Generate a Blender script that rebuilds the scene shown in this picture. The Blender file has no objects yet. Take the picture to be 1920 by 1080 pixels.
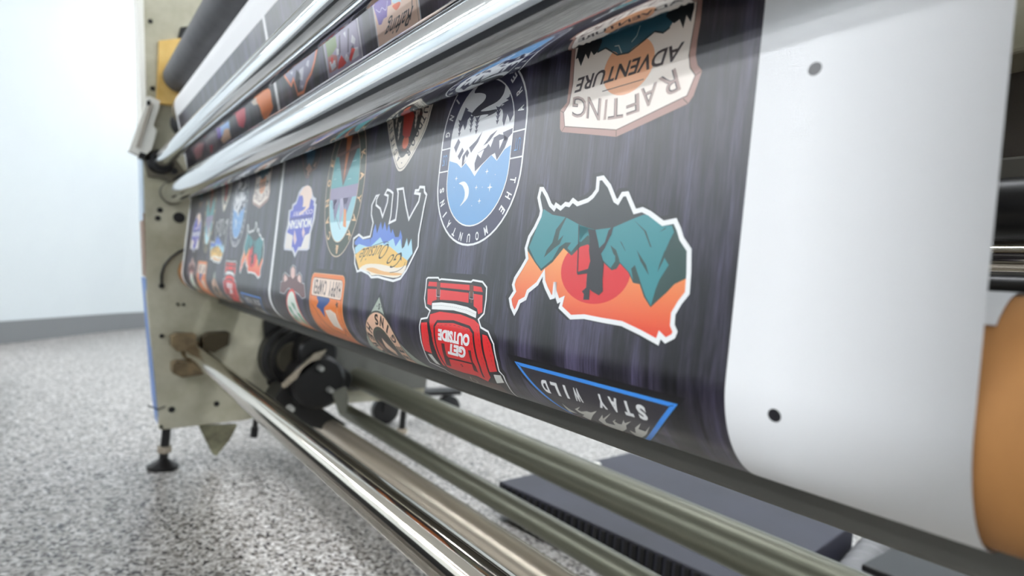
import bpy, bmesh, math, random
import numpy as np
from mathutils import Vector, Matrix
from mathutils.geometry import tessellate_polygon

# ------------------------------------------------------------------ camera, world, exposure
S = bpy.context.scene
COL = S.collection
CH = 0.625                                   # camera height above the floor
FPX = 1080.0                                # focal length in pixels of a 1920 wide frame
def _n(v): return v / np.linalg.norm(v)
def _cr(px, py): return np.array([px - 960.0, -(py - 540.0), -FPX])
_mx = _n(_cr(122, 464)); _hz = _cr(1122, 564)
_up = _n(np.cross(_hz, _mx)); _up = _up if _up[1] > 0 else -_up
RC = np.array([-_mx, np.cross(_up, -_mx), _up])
cam = bpy.data.objects.new('camera', bpy.data.cameras.new('camera')); COL.objects.link(cam)
cam.matrix_world = Matrix.Translation((0, 0, CH)) @ Matrix(RC.tolist()).to_4x4()
cam.data.sensor_width = 36; cam.data.lens = 36 * FPX / 1920
cam.data.clip_start = 0.01
cam.data.dof.use_dof = True; cam.data.dof.focus_distance = 0.46; cam.data.dof.aperture_fstop = 5.0
S.camera = cam
S.view_settings.view_transform = 'Standard'; S.view_settings.look = 'None'
S.view_settings.gamma = 1; S.view_settings.use_curve_mapping = False
S.view_settings.exposure = 0.0
W = bpy.data.worlds.new('world'); S.world = W; W.use_nodes = True
W.node_tree.nodes['Background'].inputs[0].default_value = (0.93, 0.97, 1.0, 1)
W.node_tree.nodes['Background'].inputs[1].default_value = 0.5
LIGHT, LIGHT_BACK = 27.0, 24.0                                # strength of the ceiling light diffusers

def ray(px, py): return RC @ _cr(px, py)
def atX(px, py, X): d = ray(px, py); q = d * X / d[0]; return (q[0], q[1], q[2] + CH)
def atYZ(px, py, X): q = atX(px, py, X); return (q[1], q[2])
def atZ(px, py, Z): d = ray(px, py); q = d * (Z - CH) / d[2]; return (q[0], q[1], Z)

# ------------------------------------------------------------------ materials
def lin(c):
    return tuple(((v / 255) / 12.92 if v / 255 <= .04045 else ((v / 255 + .055) / 1.055) ** 2.4) for v in c) + (1.0,)
MATS = {}
def mat(name, c, rough=.5, metal=0., spec=.5, emit=None, es=0., coat=0.):
    if name in MATS: return MATS[name]
    m = bpy.data.materials.new(name); m.use_nodes = True
    b = m.node_tree.nodes['Principled BSDF']
    b.inputs['Base Color'].default_value = lin(c); b.inputs['Roughness'].default_value = rough
    b.inputs['Metallic'].default_value = metal; b.inputs['Specular IOR Level'].default_value = spec
    b.inputs['Coat Weight'].default_value = coat
    if emit: b.inputs['Emission Color'].default_value = lin(emit); b.inputs['Emission Strength'].default_value = es
    MATS[name] = m; return m
def nodes(m): return m.node_tree.nodes, m.node_tree.links, m.node_tree.nodes['Principled BSDF']
def ramp(nt, stops):
    r = nt.new('ShaderNodeValToRGB'); e = r.color_ramp.elements
    while len(e) < len(stops): e.new(.5)
    for i, (p, c) in enumerate(stops): e[i].position = p; e[i].color = lin(c)
    return r
def noise(N, L, src, sc, detail=3, rough=.5, scale3=None):
    n = N.new('ShaderNodeTexNoise'); n.inputs['Scale'].default_value = sc; n.inputs['Detail'].default_value = detail
    n.inputs['Roughness'].default_value = rough
    if scale3:
        mp = N.new('ShaderNodeMapping'); mp.inputs['Scale'].default_value = scale3
        L.new(src, mp.inputs[0]); src = mp.outputs[0]
    L.new(src, n.inputs['Vector']); return n
def mix(N, L, a, b, fac, mode='MIX'):
    x = N.new('ShaderNodeMix'); x.data_type = 'RGBA'; x.blend_type = mode
    for v, k in ((a, 6), (b, 7)):
        if isinstance(v, tuple): x.inputs[k].default_value = v
        else: L.new(v, x.inputs[k])
    if isinstance(fac, (int, float)): x.inputs[0].default_value = fac
    else: L.new(fac, x.inputs[0])
    return x.outputs[2]
def worn(name, c1, c2, rough=.5, metal=0., sc=12, bump=0., streak=None, lo=.35, hi=.7):
    if name in MATS: return MATS[name]
    m = mat(name, c1, rough, metal); N, L, B = nodes(m)
    tc = N.new('ShaderNodeTexCoord'); n = noise(N, L, tc.outputs['Object'], sc, 6, .6, streak)
    r = ramp(N, [(lo, c1), (hi, c2)]); L.new(n.outputs['Fac'], r.inputs[0]); L.new(r.outputs[0], B.inputs['Base Color'])
    if bump:
        bp = N.new('ShaderNodeBump'); bp.inputs['Strength'].default_value = bump; bp.inputs['Distance'].default_value = .001
        L.new(n.outputs['Fac'], bp.inputs['Height']); L.new(bp.outputs[0], B.inputs['Normal'])
    return m

chrome = worn('polished_chrome', (228, 230, 232), (214, 217, 220), .075, 1., 3, 0, (.3, 30, 30))
steel = worn('satin_steel', (214, 208, 198), (188, 178, 164), .10, 1., 3, 0, (.3, 30, 30))
steel2 = worn('brushed_steel', (206, 194, 176), (176, 164, 146), .26, .55, 3, 0, (.3, 30, 30))
olive = worn('dull_olive_aluminium', (124, 124, 108), (98, 98, 84), .36, .45, 3, 0, (.3, 20, 20))
barmat = worn('dark_grey_painted_bar', (104, 101, 94), (94, 92, 86), .6, 0., 4)
plate = worn('aged_beige_paint', (200, 196, 176), (160, 155, 130), .5, 0., 7)
plate_in = worn('grey_beige_paint', (128, 128, 118), (104, 104, 94), .6, 0., 7)
cream_cover = mat('cream_cover', (238, 236, 228), .45)
blue_cover = mat('blue_cover', (96, 130, 190), .45)
brown_cover = mat('brown_cover', (140, 112, 94), .55)
paleblue = mat('pale_blue_cover', (186, 202, 218), .45)
rubber = worn('black_rubber', (92, 92, 95), (80, 80, 83), .6, 0., 20)
blackm = mat('black_plastic', (20, 19, 20), .38)
blackp = mat('matte_black', (12, 12, 13), .6)
yellow = worn('yellow_foam', (232, 196, 122), (214, 172, 92), .8, 0., 14)
tanblock = worn('worn_brass_block', (150, 130, 98), (70, 58, 42), .45, .3, 20)
card = worn('brown_cardboard', (172, 120, 66), (142, 94, 48), .75, 0., 5, 0, (3, 1, 1))
wallm = worn('pale_wall_paint', (228, 235, 237), (225, 232, 235), .6, 0., 2)
basem = mat('grey_vinyl_baseboard', (136, 138, 140), .5)
ceilm = mat('ceiling_white', (236, 236, 234), .8)

def floor_mat():
    m = mat('speckled_flake_floor', (190, 186, 182), .32); N, L, B = nodes(m)
    tc = N.new('ShaderNodeTexCoord'); o = tc.outputs['Object']
    v = N.new('ShaderNodeTexVoronoi'); v.inputs['Scale'].default_value = 150
    d = noise(N, L, o, 60, 3); ad = N.new('ShaderNodeVectorMath'); ad.operation = 'MULTIPLY_ADD'
    L.new(d.outputs['Color'], ad.inputs[0]); ad.inputs[1].default_value = (.012, .012, .012); L.new(o, ad.inputs[2])
    L.new(ad.outputs[0], v.inputs['Vector'])
    sp = N.new('ShaderNodeSeparateColor'); L.new(v.outputs['Color'], sp.inputs[0])
    r = ramp(N, [(0, (66, 63, 66)), (.14, (126, 120, 114)), (.30, (174, 170, 165)), (.54, (204, 201, 197)), (.82, (226, 224, 221))])
    r.color_ramp.interpolation = 'CONSTANT'
    L.new(sp.outputs[0], r.inputs[0])
    n2 = noise(N, L, o, 45, 2)
    r2 = ramp(N, [(.35, (150, 145, 140)), (.6, (255, 255, 255))]); L.new(n2.outputs['Fac'], r2.inputs[0])
    L.new(mix(N, L, r.outputs[0], r2.outputs[0], .45, 'MULTIPLY'), B.inputs['Base Color'])
    return m

def wood_mat():
    m = mat('printed_dark_wood', (60, 58, 68), .31, 0., 1.05); N, L, B = nodes(m)
    uv = N.new('ShaderNodeUVMap').outputs[0]
    a = noise(N, L, uv, 1, 5, .62, (40, 4.5, 1))         # broad boards and dark bands
    b = noise(N, L, uv, 1, 6, .7, (760, 26, 1))          # fine grain lines
    g = noise(N, L, uv, 1, 4, .6, (170, 9, 1))           # knots and cracks
    ra = ramp(N, [(.40, (26, 24, 30)), (.47, (42, 38, 50)), (.54, (66, 60, 80)), (.62, (88, 81, 108))]); L.new(a.outputs['Fac'], ra.inputs[0])
    rb = ramp(N, [(.40, (96, 92, 102)), (.55, (255, 255, 255))]); L.new(b.outputs['Fac'], rb.inputs[0])
    rw = ramp(N, [(.40, (120, 116, 126)), (.46, (255, 255, 255))]); L.new(g.outputs['Fac'], rw.inputs[0])
    c = mix(N, L, ra.outputs[0], rb.outputs[0], .7, 'MULTIPLY')
    c = mix(N, L, c, rw.outputs[0], .7, 'MULTIPLY')
    L.new(c, B.inputs['Base Color'])
    return m
woodm = wood_mat()
paper = mat('white_transfer_paper', (243, 243, 244), .42)
def ink(c): return mat('ink_%02x%02x%02x' % c, c, .31, 0., .95)
def ink_grad(name, c1, c2, s1, s2):
    if name in MATS: return MATS[name]
    m = mat(name, c1, .31, 0., .95); N, L, B = nodes(m)
    uv = N.new('ShaderNodeUVMap'); sx = N.new('ShaderNodeSeparateXYZ'); L.new(uv.outputs[0], sx.inputs[0])
    mr = N.new('ShaderNodeMapRange'); mr.inputs[1].default_value = s1; mr.inputs[2].default_value = s2; L.new(sx.outputs[1], mr.inputs[0])
    L.new(mix(N, L, lin(c1), lin(c2), mr.outputs[0]), B.inputs['Base Color']); return m

# ------------------------------------------------------------------ object helpers
def link(name, me, parent=None):
    o = bpy.data.objects.new(name, me); COL.objects.link(o)
    if parent: o.parent = parent
    return o
def empty(name, loc, label, cat, group=None):
    o = bpy.data.objects.new(name, None); COL.objects.link(o); o.location = loc; o.empty_display_size = .05
    o['label'] = label; o['category'] = cat
    if group: o['group'] = group
    return o
def tag(o, label, cat, group=None):
    o['label'] = label; o['category'] = cat
    if group: o['group'] = group
    return o
def finish(name, bm, ms, parent=None, smooth=True, origin=None, bevel=0, label=None):
    me = bpy.data.meshes.new(name)
    bmesh.ops.recalc_face_normals(bm, faces=bm.faces)
    if smooth:
        for f in bm.faces: f.smooth = True
    loc = Vector(origin) if origin else Vector((0, 0, 0))
    off = loc + (parent_loc(parent) if False else Vector((0, 0, 0)))
    pl = parent_loc(parent)
    bmesh.ops.translate(bm, verts=bm.verts, vec=-(off if origin else pl))
    bm.to_mesh(me); bm.free()
    for m in (ms if isinstance(ms, (list, tuple)) else [ms]): me.materials.append(m)
    if smooth:
        try: me.set_sharp_from_angle(angle=math.radians(38))
        except Exception: pass
    o = link(name, me, parent)
    if origin: o.location = loc - pl
    if bevel:
        b = o.modifiers.new('bevel', 'BEVEL'); b.width = bevel; b.segments = 2; b.limit_method = 'ANGLE'
    if label: o['label'] = label
    return o
def parent_loc(p):
    v = Vector((0, 0, 0))
    while p: v += Vector(p.location); p = p.parent
    return v
def box(bm, x0, x1, y0, y1, z0, z1, M=None):
    vs = [bm.verts.new(v) for v in ((x0,y0,z0),(x1,y0,z0),(x1,y1,z0),(x0,y1,z0),(x0,y0,z1),(x1,y0,z1),(x1,y1,z1),(x0,y1,z1))]
    for q in ((3,2,1,0),(4,5,6,7),(0,1,5,4),(1,2,6,5),(2,3,7,6),(3,0,4,7)): bm.faces.new([vs[i] for i in q])
    if M is not None: bmesh.ops.transform(bm, matrix=M, verts=vs)
    return vs
def prism(bm, pts, x0, x1):                     # (y,z) outline extruded along X
    a = [bm.verts.new((x0, y, z)) for y, z in pts]; b = [bm.verts.new((x1, y, z)) for y, z in pts]; n = len(pts)
    bm.faces.new(a); bm.faces.new(b[::-1])
    for i in range(n): bm.faces.new((a[i], b[i], b[(i+1) % n], a[(i+1) % n]))
def lathe(bm, prof, c, axis='X', seg=64):       # prof: (position along axis, radius)
    rings = []
    for t, r in prof:
        ring = []
        for k in range(seg):
            an = 2 * math.pi * k / seg; u, v = r * math.cos(an), r * math.sin(an)
            p = {'X': (c[0] + t, c[1] + u, c[2] + v), 'Y': (c[0] + u, c[1] + t, c[2] + v), 'Z': (c[0] + u, c[1] + v, c[2] + t)}[axis]
            ring.append(bm.verts.new(p))
        rings.append(ring)
    for i in range(len(rings) - 1):
        for k in range(seg): bm.faces.new((rings[i][k], rings[i][(k+1) % seg], rings[i+1][(k+1) % seg], rings[i+1][k]))
    bm.faces.new(rings[0]); bm.faces.new(rings[-1][::-1])
def tube(bm, pts, r, seg=10):
    pts = [Vector(p) for p in pts]; rings = []
    for i, p in enumerate(pts):
        t = (pts[min(i+1, len(pts)-1)] - pts[max(i-1, 0)]).normalized()
        a = t.orthogonal().normalized() if i == 0 else (a - t * a.dot(t)).normalized()
        b = t.cross(a)
        rings.append([bm.verts.new(p + r * (math.cos(2*math.pi*k/seg) * a + math.sin(2*math.pi*k/seg) * b)) for k in range(seg)])
    for i in range(len(rings) - 1):
        for k in range(seg): bm.faces.new((rings[i][k], rings[i][(k+1) % seg], rings[i+1][(k+1) % seg], rings[i+1][k]))
    bm.faces.new(rings[0]); bm.faces.new(rings[-1][::-1])
def BM(): return bmesh.new()

# ------------------------------------------------------------------ the sheet's path in the (Y, Z) plane
XP = -1.95                                      # inner face of the far side plate
XR = 0.34                                       # inner face of the near side plate (right, outside the frame)
CW, RW = (.247, .425), .044                     # idler the paper turns over
C1, R1 = (.193, .270), .0211                    # upper chrome roller
C2, R2 = (.233, .189), .0322                    # lower chrome roller
CT, RT = (.3165, -.033), .0540                  # take-up core with paper on it
CB, RB = (.217, .516), .0415                    # black rubber roller
def inner_tangent(c1, r1, side1, c2, r2):       # leaves c1 on side1 (-1 front, +1 back) and meets c2 on the other side
    dx, dz = c2[0]-c1[0], c2[1]-c1[1]; d = math.hypot(dx, dz); ph = math.atan2(dz, dx)
    be = math.acos((r1 + r2) / d)
    th = ph + be if side1 > 0 else ph - be
    n = (math.cos(th), math.sin(th))
    return (c1[0] + r1*n[0], c1[1] + r1*n[1]), (c2[0] - r2*n[0], c2[1] - r2*n[1]), th
pa, pb, th1 = inner_tangent(CW, RW, -1, C2, R2 + .0004)
pc, pd, th2 = inner_tangent(C2, R2 + .0004, 1, CT, RT)
def arc(c, r, a0, a1, step=.0025):
    n = max(2, int(abs(a1 - a0) * r / step)); return [(c[0] + r*math.cos(a0 + (a1-a0)*i/n), c[1] + r*math.sin(a0 + (a1-a0)*i/n)) for i in range(n + 1)]
def wrap(a, lo): 
    while a < lo: a += 2*math.pi
    while a >= lo + 2*math.pi: a -= 2*math.pi
    return a
P = [(.50, CW[1] + RW)]
P += arc(CW, RW, math.pi/2, wrap(th1, math.pi/2))                       # over the idler, down its front
aB = wrap(th1 + math.pi, -math.pi); aC = wrap(th2, -math.pi)
P += arc(C2, R2 + .0004, aB, aC)                                         # behind the lower chrome roller
aD = wrap(th2 + math.pi, 0)
P += arc(CT, RT, aD, aD + 1.75*math.pi)                                  # around the take-up core
PROF = [P[0]]
for p in P[1:]:
    if math.hypot(p[0]-PROF[-1][0], p[1]-PROF[-1][1]) > 1e-6: PROF.append(p)
SL = [0.0]
for i in range(1, len(PROF)): SL.append(SL[-1] + math.hypot(PROF[i][0]-PROF[i-1][0], PROF[i][1]-PROF[i-1][1]))
NRM = []
for i in range(len(PROF)):
    a, b = PROF[max(0, i-1)], PROF[min(len(PROF)-1, i+1)]
    t = (b[0]-a[0], b[1]-a[1]); l = math.hypot(*t); NRM.append((t[1]/l, -t[0]/l))
import bisect
def surf(a, s, off=0.):
    i = min(max(bisect.bisect_right(SL, s) - 1, 0), len(SL) - 2); t = (s - SL[i]) / (SL[i+1] - SL[i])
    y = PROF[i][0]*(1-t) + PROF[i+1][0]*t; z = PROF[i][1]*(1-t) + PROF[i+1][1]*t
    n0, n1 = NRM[i], NRM[i+1]; ny, nz = n0[0]*(1-t)+n1[0]*t, n0[1]*(1-t)+n1[1]*t
    return (a, y + ny*off, z + nz*off + CH)
S_IDL = SL[1]                                   # arc length where the idler wrap starts
def on_sheet(px, py, smin=None):                # pixel of the photo -> (a, s) on the web
    d = ray(px, py); best = None
    for i in range(len(PROF) - 1):
        y0, z0 = PROF[i]; ey, ez = PROF[i+1][0]-y0, PROF[i+1][1]-z0
        det = d[1]*(-ez) + d[2]*ey
        if abs(det) < 1e-12: continue
        t = (y0*(-ez) + z0*ey) / det; u = (d[1]*z0 - d[2]*y0) / det
        if t > 0 and -1e-6 <= u <= 1 + 1e-6 and (best is None or t < best[0]):
            best = (t, d[0]*t, SL[i] + u*(SL[i+1]-SL[i]))
    if best is None:                             # just past the silhouette: clamp to the tangent
        return on_sheet(px, py - 1.0)
    return (best[1], best[2])

AL, AR = -1.846, -.0590                          # left and right edge of the paper
D0, D1 = -1.826, -.1580                          # printed area
DV0, DV1 = -.972, -.960                          # white gap between the two printed panels
SW = on_sheet(560, -46)[1]                       # where the print starts below the idler

# ------------------------------------------------------------------ printing on the web
SLICES = [s for i, s in enumerate(SL) if i > 0]
class Print:
    def __init__(self): self.f = []; self.ms = []
    def mi(self, m):
        if m not in self.ms: self.ms.append(m)
        return self.ms.index(m)
    def tri(self, pts, tris, m, ly): self.f.append((pts, tris, self.mi(m), ly))
    def poly(self, pts, m, ly=1):                # pts are (a, s)
        t = tessellate_polygon([[Vector((x*100, y*100, 0)) for x, y in pts]])
        self.tri(pts, [tuple(q) for q in t], m, ly)
    def disc(self, c, r, m, ly=1, n=28, ry=None):
        self.poly([(c[0] + r*math.cos(2*math.pi*k/n), c[1] + (ry or r)*math.sin(2*math.pi*k/n)) for k in range(n)], m, ly)
    def stroke(self, pts, w, m, ly=1, closed=False, caps=True):
        pts = [q for k, q in enumerate(pts) if k == 0 or math.hypot(q[0]-pts[k-1][0], q[1]-pts[k-1][1]) > 1e-6]
        n = len(pts); h = w/2; Lp = []; Rp = []
        if closed and math.hypot(pts[0][0]-pts[-1][0], pts[0][1]-pts[-1][1]) < 1e-6: pts = pts[:-1]; n -= 1
        def dr(a, b): dx, dy = b[0]-a[0], b[1]-a[1]; l = math.hypot(dx, dy); return dx/l, dy/l
        for i in range(n):
            d0 = dr(pts[i-1], pts[i]) if (closed or i > 0) else dr(pts[0], pts[1])
            d1 = dr(pts[i], pts[(i+1) % n]) if (closed or i < n-1) else d0
            mx, my = -(d0[1]+d1[1]), d0[0]+d1[0]; l = math.hypot(mx, my)
            if l < .2: mx, my, k = -d0[1], d0[0], 1.
            else: mx, my = mx/l, my/l; k = min(1/max(mx*-d0[1] + my*d0[0], .45), 1.9)
            Lp.append((pts[i][0]+mx*h*k, pts[i][1]+my*h*k)); Rp.append((pts[i][0]-mx*h*k, pts[i][1]-my*h*k))
        tr = []
        for i in range(n if closed else n-1):
            a, b = i, (i+1) % n; tr += [(a, b, n+b), (a, n+b, n+a)]
        self.tri(Lp + Rp, tr, m, ly)
    def glyphs(self, txt, m, ly, fn, bold=0., shear=0.):   # fn maps (u, v) in the text's unit box to (a, s)
        me, w, h = text_mesh(txt, bold, shear)
        pts = [fn(v[0]/w, v[1]/h) for v in me[0]]
        self.tri(pts, me[1], m, ly)
    def text(self, txt, p0, p1, pt, m, ly=6, bold=0., shear=0.):
        ux, uy = p1[0]-p0[0], p1[1]-p0[1]; vx, vy = pt[0]-p0[0], pt[1]-p0[1]
        self.glyphs(txt, m, ly, lambda u, v: (p0[0]+ux*u+vx*v, p0[1]+uy*u+vy*v), bold, shear)
    def letters(self, txt, path, h, m, ly=6, bold=.02, wf=.7):      # letters spread along a path of (point, tangent)
        n = len(txt)
        for k, ch in enumerate(txt):
            if ch == ' ': continue
            (cx, cy), (dx, dy) = path((k + .5)/n); l = math.hypot(dx, dy); dx, dy = dx/l, dy/l; ux, uy = dy, -dx
            w = h*wf*(.35 if ch in 'I.' else 1.)
            self.text(ch, (cx - dx*w/2 - ux*h/2, cy - dy*w/2 - uy*h/2), (cx + dx*w/2 - ux*h/2, cy + dy*w/2 - uy*h/2),
                      (cx - dx*w/2 + ux*h/2, cy - dy*w/2 + uy*h/2), m, ly, bold)
    def build(self, name, parent, label=None):
        bm = bmesh.new(); lay = bm.faces.layers.int.new('ly'); flip = False
        for pts, tris, mi, ly in self.f:
            vs = [bm.verts.new((x, y, 0)) for x, y in pts]
            for t in tris:
                try: f = bm.faces.new([vs[i] for i in t])
                except ValueError: continue
                f.material_index = mi; f[lay] = ly
        lo = min(v.co.y for v in bm.verts); hi = max(v.co.y for v in bm.verts)
        for s in SLICES:
            if lo < s < hi:
                fs = [f for f in bm.faces if min(v.co.y for v in f.verts) < s - 1e-7 and max(v.co.y for v in f.verts) > s + 1e-7]
                if fs:
                    ge = list({e for f in fs for e in f.edges}); gv = list({v for f in fs for v in f.verts})
                    bmesh.ops.bisect_plane(bm, geom=gv + ge + fs, dist=1e-8, plane_co=(0, s, 0), plane_no=(0, 1, 0))
        uvl = bm.loops.layers.uv.new('UVMap')
        vl = {}
        for f in bm.faces:
            for l in f.loops: l[uvl].uv = (l.vert.co.x, l.vert.co.y); vl[l.vert] = f[lay]
        pl = parent_loc(parent)
        for v in bm.verts:
            v.co = Vector(surf(v.co.x, v.co.y, .00004 + .00003*vl.get(v, 1))) - pl
        bmesh.ops.delete(bm, geom=[v for v in bm.verts if not v.link_faces], context='VERTS')
        me = bpy.data.meshes.new(name); bm.normal_update()
        for f in bm.faces:
            f.smooth = False
        bm.to_mesh(me); bm.free()
        for m in self.ms: me.materials.append(m)
        o = link(name, me, parent)
        if label: o['label'] = label
        return o
TM = {}
def text_mesh(txt, bold, shear):
    k = (txt, bold, shear)
    if k in TM: return TM[k]
    cu = bpy.data.curves.new('t', 'FONT'); cu.body = txt; cu.offset = bold; cu.shear = shear; cu.resolution_u = 3; cu.fill_mode = 'FRONT'
    o = bpy.data.objects.new('t', cu); COL.objects.link(o)
    dg = bpy.context.evaluated_depsgraph_get(); dg.update()
    me = o.evaluated_get(dg).to_mesh()
    vs = [(v.co.x, v.co.y) for v in me.vertices]; me.calc_loop_triangles()
    ts = [tuple(t.vertices) for t in me.loop_triangles]
    x0 = min(v[0] for v in vs); x1 = max(v[0] for v in vs); y0 = min(v[1] for v in vs) if not any(c in txt for c in 'gy') else 0.0; y1 = max(v[1] for v in vs)
    if txt == '-': y0, y1 = -.1, .7
    if txt == '.': y0, y1 = -.25, .35
    vs = [(v[0]-x0, v[1]-y0) for v in vs]
    o.evaluated_get(dg).to_mesh_clear(); bpy.data.objects.remove(o); bpy.data.curves.remove(cu)
    TM[k] = ((vs, ts), x1-x0, y1-y0); return TM[k]

def frame(x0, y0, k):                            # crop coordinates -> list of (a, s)
    def f(*pts): return [on_sheet(x0 + k*x, y0 + k*y) for x, y in pts]
    return f
def capsule(cx, cs, w, hl, n=16):                # w half width, hl half length
    st = max(hl - w, 0); pts = []
    for k in range(n + 1): an = math.pi*k/n; pts.append((cx + w*math.cos(an), cs + st + w*math.sin(an)))
    for k in range(n + 1): an = math.pi + math.pi*k/n; pts.append((cx + w*math.cos(an), cs - st + w*math.sin(an)))
    return pts
def pine(p, c, h, w, m, ly, up=-1):              # a printed fir tree, tip at c, standing "upside down" with up=-1 (tip low in the photo)
    x, y = c; pts = [(x, y)]
    for k in range(1, 5): t = k/4; pts += [(x + w/2*(.35+.65*t), y + up*h*(t*.95)), (x + w/2*t*.30, y + up*h*(t*.86))]
    L = [(2*x - a, b) for a, b in pts[1:]][::-1]
    p.poly(pts + L, m, ly)
def resample(pts, closed=True, n=6):             # Catmull-Rom through the traced points
    out = []; N = len(pts); rng = N if closed else N - 1
    for i in range(rng):
        g = (lambda j: pts[j % N]) if closed else (lambda j: pts[min(max(j, 0), N-1)])
        p0, p1, p2, p3 = g(i-1), g(i), g(i+1), g(i+2)
        for k in range(n):
            t = k/n; out.append(tuple(.5*((2*p1[d]) + (-p0[d]+p2[d])*t + (2*p0[d]-5*p1[d]+4*p2[d]-p3[d])*t*t + (-p0[d]+3*p1[d]-3*p2[d]+p3[d])*t**3) for d in (0, 1)))
    if not closed: out.append(pts[-1])
    return out

# ------------------------------------------------------------------ the printed sheet
DARK = ink((34, 32, 38)); BLACK = ink((24, 22, 26)); WHITE = ink((244, 244, 244)); CREAM = ink((240, 228, 212))
web = empty('printed_paper', (-.95, .262, CH + .05), 'wide sheet printed with outdoor stickers on dark wood, wound onto the cardboard core', 'printed paper')
def build_web():
    xs = [AL, D0, DV0, DV1, D1, AR]
    xs = sorted(set(xs + [AL + (AR-AL)*k/24 for k in range(25)]))
    bm = bmesh.new(); uvl = bm.loops.layers.uv.new('UVMap'); ss = sorted(set(SL + [SW])); g = []
    for s in ss: g.append([bm.verts.new(surf(x, s)) for x in xs])
    for j in range(len(ss)-1):
        for i in range(len(xs)-1):
            f = bm.faces.new((g[j][i], g[j][i+1], g[j+1][i+1], g[j+1][i])); xm = (xs[i]+xs[i+1])/2; sm = (ss[j]+ss[j+1])/2
            f.material_index = 1 if (D0 < xm < D1 and not DV0 < xm < DV1 and sm > SW) else 0
            f.smooth = True
            for l, (a, s) in zip(f.loops, ((xs[i], ss[j]), (xs[i+1], ss[j]), (xs[i+1], ss[j+1]), (xs[i], ss[j+1]))): l[uvl].uv = (a, s)
    pl = parent_loc(web); bmesh.ops.translate(bm, verts=bm.verts, vec=-pl)
    me = bpy.data.meshes.new('paper_sheet'); bm.to_mesh(me); bm.free(); me.materials.append(paper); me.materials.append(woodm)
    return link('paper_sheet', me, web)
build_web()
for px, py in ((1528, 129), (1452, 779)):
    p = Print(); c = on_sheet(px, py); p.disc(c, .00315, ink((30, 28, 34)), 1, 32); p.build('registration_dot', web)
ST = []                                          # stickers of the right panel, repeated on the left panel
def add(p, name, label): ST.append(p.build(name, web, label))

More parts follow.
